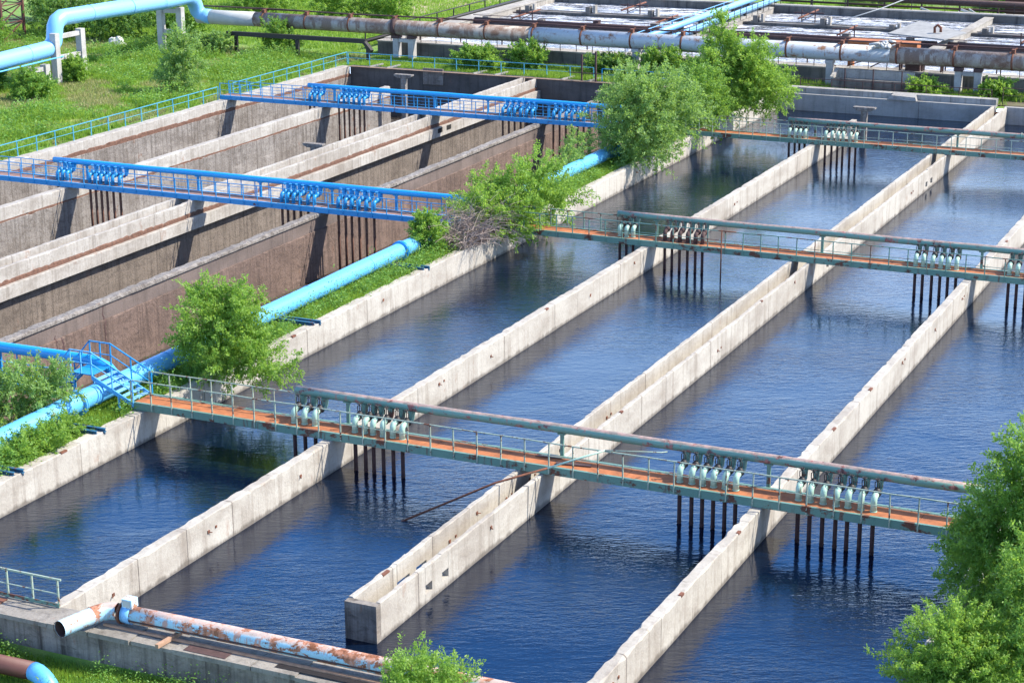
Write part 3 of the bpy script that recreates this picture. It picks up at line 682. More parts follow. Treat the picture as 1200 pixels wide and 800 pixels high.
# ------------------------------------------------------------------ big silver pipe with supports
p = thing('silver_pipe', (-105, 159.7, 0), 'long weathered silver pipe on supports crossing behind both basins', 'pipe')
zc = 2.82
def seg(x0, x1, mat): MB().path([(x0, 159.7, zc), ((x0 + x1) / 2, 159.7, zc - .03), (x1, 159.7, zc)], .70, 28).build('pipe', mat, p)
seg(-102, -72.8, 'rustsilver'); seg(-72.8, -39.8, 'silverblue'); seg(-39.8, -8, 'rustsilver')
seg(-108.6, -102, 'sheet')
for x in list(np.arange(-101, -9, 4.75)):
    m = MB(); m.path([(x - .08, 159.7, zc), (x + .08, 159.7, zc)], .725, 24); m.box(x - .14, x + .14, 159.45, 159.95, zc + .68, zc + 1.0); m.bar((x - .25, 159.3, zc + .72), (x + .22, 159.9, zc + 1.08), .1); m.build('clamp', 'rust', p)
MB().path([(-86.9, 159.7, zc), (-86.5, 159.7, zc)], .86, 24).build('flange', 'darkrust', p)
m = MB(); m.path([(-110, 160.2, zc + .95)] + [(-108 + i * 8, 160.0, zc + .98 + .05 * math.sin(i * 2.1)) for i in range(13)], .07, 6); m.path([(-104 + i * 8, 160.35, zc + .9) for i in range(12)], .05, 6)
m.build('small_pipe', 'darkrust', p)
m = MB()
rr = random.Random(3)
for i in range(40):
    c = Vector((-40.3 + rr.gauss(0, .35), 159.5 + rr.gauss(0, .3), zc + .72 + abs(rr.gauss(0, .16)))); m.path([c, c + Vector((rr.gauss(0, .35), rr.gauss(0, .3), -.15))], .12, 5)
tag(m.build('rag_bundle', 'sheet'), 'crumpled grey wrapping torn loose on top of the silver pipe', 'wrapping')
for pr, lab in (((-86.6, -85.0), 'below the rusty flange of the silver pipe'), ((-73.9,), 'among bushes behind the cyan railing'), ((-62.6,), 'behind the bright blue railing left of the tall tree'), ((-45.0,), 'standing alone right of the tall tree'), ((-34.1, -32.5), 'at right picture edge behind the grey rear wall'), ((-22, -20.4), 'past the right picture edge')):
    if pr[0] == -22: continue
    s = thing('pipe_pillar', (pr[0], 159.7, -.1), 'concrete pillar support ' + lab, 'pillar', 'pillars under the silver pipe')
    for x in pr:
        MB().box(x - .27, x + .27, 159.35, 160.05, -.2, zc - 1.0).build('column', 'pillar', s)
        MB().box(x - .33, x + .33, 159.25, 160.15, zc - .997, zc - .70).build('saddle', 'pillar' if len(pr) == 1 else 'darkrust', s)
    if len(pr) > 1: MB().box(pr[0] + .27, pr[1] - .27, 159.45, 159.95, zc - 1.35, zc - 1.05).build('crossbar', 'pillar', s)

# blue overhead pipe on the meadow
p = thing('meadow_pipe', (-107.5, 136, 0), 'pale blue pipe rising over tall concrete frames on the meadow, top left', 'pipe')
X = -107.5
def arc(c, u, v, r, a0, a1, n=6): return [Vector(c) + Vector(u) * r * math.cos(a0 + (a1 - a0) * i / n) + Vector(v) * r * math.sin(a0 + (a1 - a0) * i / n) for i in range(n + 1)]
pts = [(X, 100, 2.55), (X, 128, 2.75), (X, 134.6, 2.9)] + [(X, 135.4, 3.05), (X, 135.85, 3.5), (X, 136.0, 4.1), (X, 136.1, 4.7), (X, 136.45, 5.15), (X, 137.1, 5.38)] + [(X, 145, 5.24), (X - .1, 153.0, 5.05), (X - .5, 156, 5.0), (X - .8, 157.6, 4.95)]
pts += [(X - 1.0, 158.6, 4.6), (X - 1.1, 159.2, 4.0), (X - 1.1, 159.5, 3.4), (X - .8, 159.66, 2.95), (X - .3, 159.7, 2.84), (X + .4, 159.7, zc)]
MB().path(pts, .72, 24).build('pipe', 'palebluepipe', p)
m = MB()
for y, z in ((132, 2.85), (141, 5.31), (147, 5.19), (152, 5.07)): m.ring((X, y, z), (0, 1, 0), .725, .02, 24, 4)
m.path([(X + .6, 100, 1.9), (X + .7, 128, 2.05), (X + .75, 136, 2.2)], .07, 6); m.build('weld_seam', 'skypipe', p)
def frame(label, a, b, h, mids, w=.3):
    f = thing('pipe_portal', (*a, -.1), label, 'frame', 'concrete pipe frames on the meadow')
    a = Vector((*a, -.3)); b = Vector((*b, -.3))
    for q in (a, b): MB().box(q.x - w, q.x + w, q.y - w, q.y + w, -.3, h).build('leg', 'pillar', f)
    d = (b - a).normalized()
    for z in (h - .35,) + tuple(mids):
        m = MB(); m.path([a + d * w + Vector((0, 0, z + .3)), b - d * w + Vector((0, 0, z + .3))], .26, 4, smooth=False); m.build('crossbar', 'pillar', f)
frame('tall concrete frame beside the vertical bend of the meadow pipe', (-107.0, 135.3), (-107.0, 138.9), 4.25, (2.1,))
frame('tall concrete frame under the far end of the meadow pipe', (-109.6, 154.8), (-107.7, 155.3), 4.2, (1.9,))
frame('low concrete frame under the lower stretch of the meadow pipe', (-107.5, 132.2), (-107.2, 134.0), 1.75, ())

# dark beam walkway and trestles
b = thing('dark_beam', (-103, 157, 0), 'long black beam on short posts in front of the silver pipe', 'beam')
m = MB(); m.path([(-103.6, 157, 1.75), (-88.4, 157, 1.75)], .28, 4, smooth=False); m.path([(-88.6, 157, 1.7), (-87.6, 156.6, .9)], .24, 4, smooth=False); m.build('girder', 'iron', b)
for x in (-102.6, -95.8, -88.2): MB().box(x - .15, x + .15, 156.85, 157.15, -.2, 1.5).build('post', 'iron', b)
b = thing('pipe_trestle', (-92, 163, 0), 'low dark pipe rack leading away past the bare earth field', 'pipe rack')
m = MB(); m.path([(-92.1, 163, .75), (-92.3, 215, .75)], .2, 6); m.path([(-92.5, 163, 1.6), (-92.7, 215, 1.6)], .06, 6); m.build('pipe', 'iron', b)
for i in range(14): MB().bar((-92.4, 164 + i * 3.8, -.2), (-92.4, 164 + i * 3.8, 1.6), .1).build('post', 'iron', b)

# red lattice tower
tw = thing('lattice_tower', (-130.5, 155.5, 0), 'red lattice mast at the top left corner', 'mast')
m = MB(); x0, x1, y0, y1 = -132.6, -128.2, 154.0, 157.4; H = 16
for x in (x0, x1):
    for y in (y0, y1): m.bar((x, y, -.2), (x, y, H), .24)
for k in range(9):
    z = k * 1.75
    for y in (y0, y1): m.bar((x0, y, z), (x1, y, z), .1); m.bar((x0, y, z), (x1, y, z + 1.75), .1); m.bar((x1, y, z), (x0, y, z + 1.75), .1)
    for x in (x0, x1): m.bar((x, y0, z), (x, y1, z), .1); m.bar((x, y0, z), (x, y1, z + 1.75), .1)
m.build('lattice', 'redbrown', tw)
m = MB(); rr = random.Random(8)
vs = []; 
for i in range(7):
    for j in range(10):
        a = j * math.tau / 10; b_ = i / 6 * math.pi / 2; r_ = 1 + rr.uniform(-.15, .15); vs.append((-116.2 + 1.0 * math.cos(a) * math.cos(b_) * r_, 156.5 + .8 * math.sin(a) * math.cos(b_) * r_, -.1 + .9 * math.sin(b_) * r_))
m._add(vs, [(i * 10 + j, i * 10 + (j + 1) % 10, (i + 1) * 10 + (j + 1) % 10, (i + 1) * 10 + j) for i in range(6) for j in range(10)])
tag(m.build('boulder', 'sheet'), 'small pale boulder on the meadow between the two tall frames', 'rock')

# ------------------------------------------------------------------ far foam basins
FZ = .68
tag(MB()._add([(-88.6, 161, FZ), (-5, 161, FZ), (-5, 199.6, FZ), (-88.6, 199.6, FZ)], [(0, 1, 2, 3)]).build('foaming_water', 'foam'), kind='structure')
def fwall(label, x0, x1, y0, y1, zt, face, top=None, name='far_wall', seed=0):
    w = thing(name, ((x0 + x1) / 2, y0, -.2), label, 'wall', 'walls of the foaming basins')
    MB().box(x0, x1, y0, y1, -1, zt - .12).build('wall_body', face, w)
    MB().box(x0 - .06, x1 + .06, y0 - .06, y1 + .06, zt - .117, zt).build('coping', top or 'fartop', w)
    return w
fwall('sooty shade-darkened front wall of the foaming basins under the silver pipe', -89.4, -5, 161.0, 162.5, 1.3, 'sootshade')
w = fwall('pale left side wall of the foaming basins beside the green field', -89.5, -87.9, 162.6, 199.3, 1.35, 'fartop')
fwall('middle long wall of the foaming basins carrying two blue pipes', -64.6, -62.5, 162.6, 199.3, 1.3, 'fartop')
fwall('right long wall of the foaming basins beside the tilted sheet', -40.2, -39.4, 162.6, 199.3, 1.3, 'fartop')
fwall('sooty shade-darkened rear wall of the foaming basins', -90, -5, 199.4, 200.3, 1.55, 'sootshade')
for x0, x1, lab in ((-87.8, -64.7, 'left'), (-62.4, -40.3, 'middle'), (-39.3, -5, 'right')):
    w = fwall(f'low cross wall with a brown pipe in the {lab} foaming basin', x0, x1, 178.6, 179.2, 1.05, 'sootshade', 'darkrust')
    for yy, zz in ((180.4, .75), (177.6, .9)): MB().path([(x0, yy, zz), ((x0 + x1) / 2, yy, zz - .06), (x1, yy, zz)], .09, 6).build('pipe', 'darkrust', w)
    MB().path([(x0, 178.7, 1.3), (x1, 178.7, 1.3)], .17, 8).build('pipe', 'darkrust', w)
    MB().bar((x0, 178.3, 1.75), (x1, 178.3, 1.75), .06).build('rail', 'darkrust', w)
    for x in np.arange(x0 + 1.2, min(x1, -26), 6.1): MB().box(x - .35, x + random.uniform(.1, .4), 178.75, 179.4, 1.05, random.uniform(1.4, 1.75)).build('valve_block', 'grime' if random.random() < .6 else 'darkrust', w)
    w = fwall(f'low grey cross wall with notched blocks in the {lab} foaming basin', x0, x1, 189.0, 189.5, 1.0, 'sootshade', 'grime')
    MB().box(x0, x1, 191.2, 191.5, -1, .85).build('channel_wall', 'sootshade', w)
    for x in np.arange(x0 + 1.5, min(x1, -26), 7.0):
        h1 = random.uniform(1.3, 1.7); MB().box(x - .55, x - .05, 188.9, 189.6, 1.0, h1).build('block', 'grime', w); MB().box(x + .2, x + .45, 189.2, 189.8, .9, h1 + .15).build('block', 'fartop', w)

for x, z, lab, r in ((-64.3, 2.25, 'upper', .30), (-63.0, 1.85, 'lower', .28)):
    p = thing('far_blue_pipe', (x, 165, 1.3), f'{lab} pale blue pipe running along the middle wall of the foaming basins', 'pipe')
    MB().path([(x, 163, z - .1), (x, 181, z), (x, 215, z)], r, 14).build('pipe', 'palebluepipe', p)
    for y in np.arange(166, 200, 5): MB().box(x - .12, x + .12, y - .15, y + .15, 1.3, z - r + .03).build('support', 'iron', p)
railing('dark railing beside the pale blue pipes on the middle wall of the foaming basins', (-62.4, 163.5, 1.3), (-62.4, 199, 1.3), 'iron', 1.9, 1.1)
railing('pale railing left of the pale blue pipes in the foaming basins', (-65.0, 163.5, 1.3), (-65.0, 199, 1.3), 'palebluepipe', 3.0, 1.3)
railing('thin dark railing on the sooty shade-darkened front wall of the foaming basins', (-88, 161.15, 1.3), (-12, 161.15, 1.3), 'iron', 1.6, 1.0, w=.045)
railing('dark railing on the rear wall of the foaming basins', (-62, 200, 1.55), (-20, 200, 1.55), 'iron', 3.4, 1.1)
railing('thin dark railing on the inner side of the sooty shade-darkened front wall', (-60, 162.4, 1.3), (-12, 162.4, 1.3), 'darkrust', 3.1, 1.0, w=.05)
m = MB(); m.hexa([(-45.2, 179.6, 1.75), (-39.4, 177.4, 1.75), (-38.2, 181.2, 1.95), (-43.8, 186, 2.2), (-45.2, 179.6, 1.87), (-39.4, 177.4, 1.87), (-38.2, 181.2, 2.07), (-43.8, 186, 2.32)])
tag(m.build('tilted_sheet', 'greysheet'), 'large grey tilted sheet lying over the foaming basin at upper right', 'sheet')
m = MB(); m.box(-44.6, -38.6, 163.6, 165, 2.6, 3.3); m.box(-44.6, -44.3, 163.7, 164.9, .9, 2.6); m.box(-38.9, -38.6, 163.7, 164.9, .9, 2.6)
tag(m.build('rusty_beam', 'deck'), 'orange rusty box beam behind the silver pipe at upper right', 'beam')
m = MB(); m.path([(-41.0, 180.5, 1.95), (-41.0, 180.4, 2.5), (-40.7, 180.3, 2.75), (-40.4, 180.3, 2.5), (-40.4, 180.3, 2.1)], .13, 6)
tag(m.build('hook_pipe', 'rust'), 'small orange hooked vent pipe on the tilted grey sheet', 'vent pipe')
b = thing('concrete_trough', (-41, 158, -.1), 'raised concrete trough with rusty posts in front of the foaming basins', 'trough')
MB().box(-44.2, -37.6, 157.3, 157.6, -.1, .95).build('front_panel', 'sootshade', b); MB().box(-44.2, -37.6, 158.9, 159.2, -.1, 1.5).build('back_panel', 'fartop', b)
MB().hexa([(-44.3, 157.3, .95), (-44.0, 157.3, .95), (-44.0, 159.1, .95), (-44.3, 159.1, .95), (-44.3, 157.3, 1.1), (-44.0, 157.3, 1.1), (-44.0, 159.1, 1.6), (-44.3, 159.1, 1.6)]).build('side_panel', 'fartop', b)
MB().box(-44.0, -37.6, 157.6, 158.9, .3, .8).build('trough_floor', 'lowwall', b)
for x in (-43, -40.6, -38.2): MB().bar((x, 157.2, -.2), (x, 157.2, 1.9), .09).build('post', 'darkrust', b)
b = thing('machine_frame', (-37, 161.8, 1.3), 'dark rusty machinery frame under the silver pipe at right', 'frame')
m = MB()
for x in (-39.5, -37.6, -36): m.bar((x, 161.6, 1.3), (x, 161.6, 2.6), .14); m.bar((x, 162.3, 1.3), (x, 162.3, 2.4), .12)
m.bar((-39.7, 161.6, 2.5), (-35.8, 161.6, 2.4), .16); m.box(-39, -37.8, 161.5, 162.2, 1.3, 1.9); m.bar((-44, 161.5, 1.4), (-41, 161.5, 2.6), .1); m.bar((-47, 161.5, 2.6), (-45, 161.5, 1.3), .1); m.bar((-42, 161.5, 1.4), (-40, 161.5, 2.5), .1)
m.build('frame', 'darkrust', b)
for i, (xa, xb, y, z, r, mt, lab) in enumerate(((-87, -66, 163.2, 1.75, .10, 'darkrust', 'thin rusty service pipe behind the silver pipe, left stretch'), (-62, -47, 163.4, 1.8, .12, 'rust', 'brown service pipe behind the silver pipe, middle stretch'), (-37, -12, 163.2, 1.9, .13, 'sheet', 'pale service pipe behind the silver pipe, right stretch'))):
    sp_ = thing('service_pipe', (xa, y, 1.3), lab, 'pipe', 'service pipes behind the silver pipe')
    MB().path([(xa, y, z), ((xa + xb) / 2, y, z - .08), (xb, y, z + .03)], r, 8).build('pipe', mt, sp_)
    for x in np.arange(xa + 1, xb, 4.3): MB().bar((x, y, .8), (x, y, z), .1).build('prop', 'darkrust', sp_)
rr = random.Random(77)
for i, (xa, ya) in enumerate(((-84, 183), (-76, 193), (-69, 184), (-57, 193.5), (-50, 183), (-33, 184), (-27, 193))):
    h_ = thing('aerator_frame', (xa, ya, FZ), 'small rusty frame standing in the foam, ' + ('leftmost of the far left basin', 'behind the notched wall, far left basin', 'right part of the far left basin', 'back row of the middle foaming basin', 'left of the tilted sheet', 'right of the tilted sheet', 'back row near right picture edge')[i], 'frame', 'rusty frames in the foaming basins')
    m = MB()
    for dx in (-.7, .7): m.bar((xa + dx, ya, -.2), (xa + dx, ya, 1.9 + rr.uniform(-.3, .3)), .1)
    m.bar((xa - 1.5, ya, 1.55), (xa + 1.6, ya, 1.6), .12); m.bar((xa - .7, ya, .8), (xa + .7, ya, 1.5), .07); m.build('bracing', 'darkrust', h_)
    MB().path([(xa, ya - 3.5, 1.45), (xa, ya + 3.5, 1.5)], .1, 6).build('pipe', 'rust', h_)
b = thing('pipe_rack', (-55, 204, 0), 'long dark pipe rack behind the foaming basins at the top edge', 'pipe rack')
m = MB(); m.path([(-66, 205, 2.0), (-30, 204, 2.0)], .35, 8); m.path([(-66, 206, 1.2), (-30, 205, 1.2)], .12, 6); m.build('pipe', 'darkrust', b)
for x in np.arange(-64, -30, 4): MB().bar((x, 204.6, -.2), (x, 204.6, 1.9), .16).build('post', 'darkrust', b)
m = MB(); rr = random.Random(9)
for i in range(16):
    a = Vector((-44 + rr.uniform(-2.5, 3.5), 203 + rr.uniform(-1, 2), rr.uniform(.1, 1.2))); m.bar(a, a + Vector((rr.uniform(-2, 2), rr.uniform(-1, 1), rr.uniform(-.3, 1))), rr.uniform(.1, .25))
tag(m.build('scrap_pile', 'sheet'), 'heap of grey scrap bars behind the foaming basins at top right', 'scrap pile')
m = MB(); m.path([(-53, 188, 1.3), (-49, 192, 2.6), (-44.5, 197, 4.5), (-39.5, 203, 7.2)], .06, 5)
tag(m.build('slack_cable', 'sheet'), 'pale cable slanting across the foaming basins to the top edge', 'cable')
b = thing('red_hut', (-37, 210, 0), 'red brown hut wall partly hidden at the top right edge', 'hut')
MB().box(-39.6, -34, 206, 209, -.2, 2.4).build('wall', 'redbrown', b); MB().hexa([(-39.9, 205.7, 2.4), (-33.7, 205.7, 2.4), (-33.7, 209.3, 2.4), (-39.9, 209.3, 2.4), (-39.9, 205.7, 2.5), (-33.7, 205.7, 2.5), (-33.7, 209.3, 3.1), (-39.9, 209.3, 3.1)]).build('roof', 'iron', b)

# ------------------------------------------------------------------ vegetation
def unit(n):
    v = rng.normal(size=(n, 3)); return v / np.linalg.norm(v, axis=1, keepdims=True)
def leaves(cent, dirs, L, wr=.42):
    n = len(cent); d = dirs / np.linalg.norm(dirs, axis=1, keepdims=True)
    nr = unit(n); nr[:, 2] = np.abs(nr[:, 2]) + .35
    s = np.cross(d, nr); s /= np.linalg.norm(s, axis=1, keepdims=True) + 1e-9
    l = (L * rng.uniform(.7, 1.3, n))[:, None]
    a = cent; b = cent + d * l * .5 + s * l * wr * .5; c = cent + d * l; e = cent + d * l * .5 - s * l * wr * .5
    return np.stack([a, b, c, e], 1)
def tree(name, label, cat, loc, blobs, ncl, nlf, L, mat, spray=.7, droop=.25, trunk=(.10, 1.0), group=None, seed=1, limbs=22, up=.35):
    ncl = int(ncl * 2.5); L = L * .88; spray *= 1.35
    global rng; rng = np.random.default_rng(seed); rr = random.Random(seed)
    t_ = thing(name, loc, label, cat, group)
    bl = np.array(blobs, float); wts = (bl[:, 3] * bl[:, 4] * bl[:, 5]) ** .75; wts /= wts.sum()
    k = rng.choice(len(bl), ncl, p=wts); u = unit(ncl); rad = rng.random(ncl) ** .42
    ph = rng.uniform(0, 6, 3)
    rad *= 1 + .28 * np.sin(u[:, 0] * 3.1 + ph[0]) * np.sin(u[:, 2] * 4.2 + ph[1]) + .14 * np.sin(u[:, 1] * 6.5 + ph[2])
    c0 = bl[k, :3] + u * rad[:, None] * bl[k, 3:6]
    gap = np.sin(c0[:, 0] * 2.3 + ph[0]) * np.sin(c0[:, 1] * 2.1 + ph[1]) * np.sin(c0[:, 2] * 2.6 + ph[2])
    kp = gap > -.30; c0 = c0[kp]; k = k[kp]; u = u[kp]; ncl = len(c0)
    c0[:, 2] = np.maximum(c0[:, 2], .12)
    out = c0 - bl[k, :3]; out /= np.linalg.norm(out, axis=1, keepdims=True) + 1e-6
    dr = out * .8 + unit(ncl) * .5; dr[:, 2] += up; dr /= np.linalg.norm(dr, axis=1, keepdims=True)
    sl = spray * rng.uniform(.5, 1.35, ncl)
    ct = np.repeat(np.arange(ncl), nlf); n = len(ct); tt = rng.random(n)
    pos = c0[ct] + dr[ct] * (tt * sl[ct])[:, None]
    pos[:, 2] -= droop * tt ** 2 * sl[ct]
    pos += rng.normal(size=(n, 3)) * (.10 * spray * (1.1 - .6 * tt))[:, None]
    ld = dr[ct] * .6 + unit(n) * .9; ld[:, 2] -= .25
    V = leaves(pos, ld, L)
    ctint = rng.random(ncl); tint = np.clip(ctint[ct] * .55 + rng.random(n) * .5, 0, 1)
    np_mesh('crown', V, 4, mat, t_, tint=tint)
    m = MB(); r0, th = trunk
    top = Vector((bl[:, 0].mean(), bl[:, 1].mean(), max(.4, bl[:, 2].mean())))
    ax = [Vector((0, 0, -.3)), Vector((rr.uniform(-.05, .05), 0, th * .5)), top * .5 + Vector((rr.uniform(-.1, .1), rr.uniform(-.1, .1), 0)), top]
    ax[2].z = max(ax[2].z, th * .7)
    m.path(ax, [r0 * 1.2, r0, r0 * .7, r0 * .35], 8)
    for i in range(limbs):
        j = int(rng.integers(ncl)); e = Vector(c0[j] + dr[j] * sl[j] * .8); f = rr.uniform(.15, .95)
        q = ax[1].lerp(ax[3], f) if f > .3 else ax[1]
        mid = q.lerp(e, .5) + Vector((rr.uniform(-.15, .15), rr.uniform(-.15, .15), .12))
        m.path([q, mid, e], [r0 * .38, r0 * .22, r0 * .07], 5)
    m.build('trunk', 'bark', t_, loc)
    return t_
BANK = 'trees and bushes on the bank'
tree('leafy_bush', 'big bright bush at left picture edge partly covering the thick blue pipe', 'bush', (-50.9, 60.8, -.25),
     [(-.4, .6, 1.7, 1.1, 1.3, 1.1), (-1.2, -.2, 1.2, 1.2, 1.3, 1.0), (.5, 1.0, 1.6, .7, .9, .9), (-2.4, -.8, 1.2, 1.1, 1.2, 1.0)], 170, 60, .17, 'leaf_grey', .55, .1, (.05, .5), BANK, 1)
tree('leafy_bush', 'low bright bush in front of the thick blue pipe near bottom left bank', 'bush', (-48.9, 59.2, -.25),
     [(0, 0, .45, .9, 1.3, .5), (-.2, 1.5, .45, .6, .9, .45), (-.2, -1.6, .45, .9, 1.2, .5)], 110, 45, .15, 'leaf_bright', .4, .05, (.03, .3), BANK, 2)
tree('leafy_tree', 'round bright tree in front of the thick blue pipe above the nearest footbridge', 'tree', (-47.1, 70.1, -.35),
     [(-.3, .2, 2.6, 1.7, 1.7, 1.7), (.6, -.3, 1.5, 1.7, 1.4, 1.1), (-1.1, .5, 3.2, 1.0, 1.0, 1.0), (.5, .5, 3.6, .8, .8, .8), (2.3, .2, 1.1, 1.1, .8, .7), (-1.5, .2, 1.9, .9, .9, .9)], 300, 62, .17, 'leaf_bright', .7, .2, (.10, 1.0), BANK, 3, 34)
tree('leafy_bush', 'small upright bush beside the blue flange on the bank', 'bush', (-49.6, 94.6, -.2),
     [(0, 0, 1.0, .85, .85, .9), (-.2, .1, 1.7, .55, .55, .6)], 75, 55, .18, 'leaf_bright', .45, .1, (.05, .5), BANK, 4)
tree('leafy_tree', 'wide yellow green clump right of the dead brush behind the middle green footbridge', 'tree', (-47.6, 102.3, -.2),
     [(-.8, -1.5, 1.3, 2.1, 2.4, 1.3), (.2, 1.6, 2.2, 1.7, 2.0, 1.6), (1.0, 2.6, 1.4, 1.5, 2.0, 1.3), (-2.0, -.5, 1.6, 1.2, 1.5, 1.2), (.9, -2.2, .8, 1.2, 1.2, .7)], 300, 58, .2, 'leaf_bright', .75, .25, (.11, 1.0), BANK, 5, 30)
tree('leafy_bush', 'small bush against the brown wall beside the far end of the blue pipe', 'bush', (-50.9, 117.5, -.2),
     [(-.2, 0, .9, .9, 1.6, .9), (-.4, 2.5, 1.3, .8, 1.2, 1.2)], 80, 45, .2, 'leaf_grey', .5, .1, (.04, .5), BANK, 6)
tree('leafy_tree', 'large greyish willow clump at the bank end of the farthest blue footbridge', 'tree', (-47.9, 124.0, -.2),
     [(-.4, -.5, 3.3, 2.5, 2.5, 2.3), (.8, 1.2, 4.0, 2.2, 2.2, 2.0), (-1.5, 1.0, 4.6, 1.6, 1.8, 1.7), (.6, -1.5, 1.8, 2.2, 2.0, 1.5), (-1.4, -.5, 1.6, 1.4, 1.6, 1.3), (1.9, 2.2, 3.4, 1.5, 1.8, 1.5)], 400, 60, .22, 'leaf_grey', .85, .3, (.14, 1.4), BANK, 7, 40)
tree('leafy_tree', 'yellow green tree between the willow clump and the tall bright tree', 'tree', (-48.2, 134.6, -.2),
     [(.2, .4, 2.8, 1.8, 2.2, 2.1), (1.0, .8, 2.3, 1.4, 1.5, 1.5)], 140, 55, .22, 'leaf_mid', .8, .25, (.11, 1.2), BANK, 8, 20)
tree('leafy_tree', 'tall bright tree with pointed top on the bank in front of the silver pipe', 'tree', (-47.9, 141.5, -.2),
     [(.6, 0, 3.2, 2.6, 2.6, 2.3), (-.3, -.3, 5.0, 1.5, 1.5, 1.7), (2.0, .3, 4.4, 1.5, 1.6, 1.6), (-.5, 0, 6.9, .75, .75, 1.3), (3.0, .2, 2.8, 1.9, 1.8, 1.6), (-1.6, -1.5, 3.2, 1.4, 1.6, 1.6), (1.9, 0, 5.6, .6, .6, .9)], 430, 60, .23, 'leaf_bright', .85, .2, (.15, 1.5), BANK, 9, 40)
RT = 'trees at the right edge of the basin'
tree('leafy_tree', 'big green tree at right picture edge at the end of the nearest footbridge', 'tree', (-9.9, 60.5, -.2),
     [(.3, 0, 4.3, 1.4, 1.4, 1.3), (-.2, -.3, 2.9, 1.6, 1.6, 1.3), (-.8, -.8, 1.3, 1.6, 1.4, 1.1), (.9, .5, 4.6, 1.4, 1.4, 1.2), (1.9, .3, 3.0, 1.7, 1.7, 1.9), (-1.3, .2, 2.0, .8, .9, .8)], 520, 75, .15, 'leaf_mid', .7, .25, (.14, 1.4), RT, 10, 40)
tree('leafy_tree', 'rounded green tree at bottom right corner in front of the bigger tree', 'tree', (-10.2, 53.2, -.2),
     [(-.3, 0, 1.4, 1.2, 1.3, .9), (-.8, -.5, .7, 1.3, 1.4, .7), (.6, -.3, .9, 1.4, 1.4, .9), (-.1, .3, 1.9, .7, .7, .5)], 300, 75, .125, 'leaf_bright', .5, .15, (.10, 1.0), RT, 11, 30)
tree('leafy_tree', 'dense tree at right picture edge between the big tree and the corner tree', 'tree', (-8.2, 55.6, -.2),
     [(.2, 0, 2.2, 1.5, 1.5, 1.4), (0, 1.0, 2.8, 1.3, 1.4, 1.2), (.7, -1.5, 1.5, 1.5, 1.5, 1.2)], 300, 70, .14, 'leaf_mid', .6, .2, (.11, 1.1), RT, 12, 24)
tree('leafy_bush', 'small bright bush growing by the rusty pipe at the bottom picture edge', 'bush', (-24.0, 45.15, -1.25),
     [(-.1, 0, 1.7, 1.0, .9, .9), (-.5, .1, 2.4, .7, .6, .6), (.8, .1, 2.1, .6, .6, .6), (-.8, 0, 1.5, .6, .6, .6)], 150, 42, .12, 'leaf_bright', .5, .08, (.05, .8), None, 13, 24, .8)
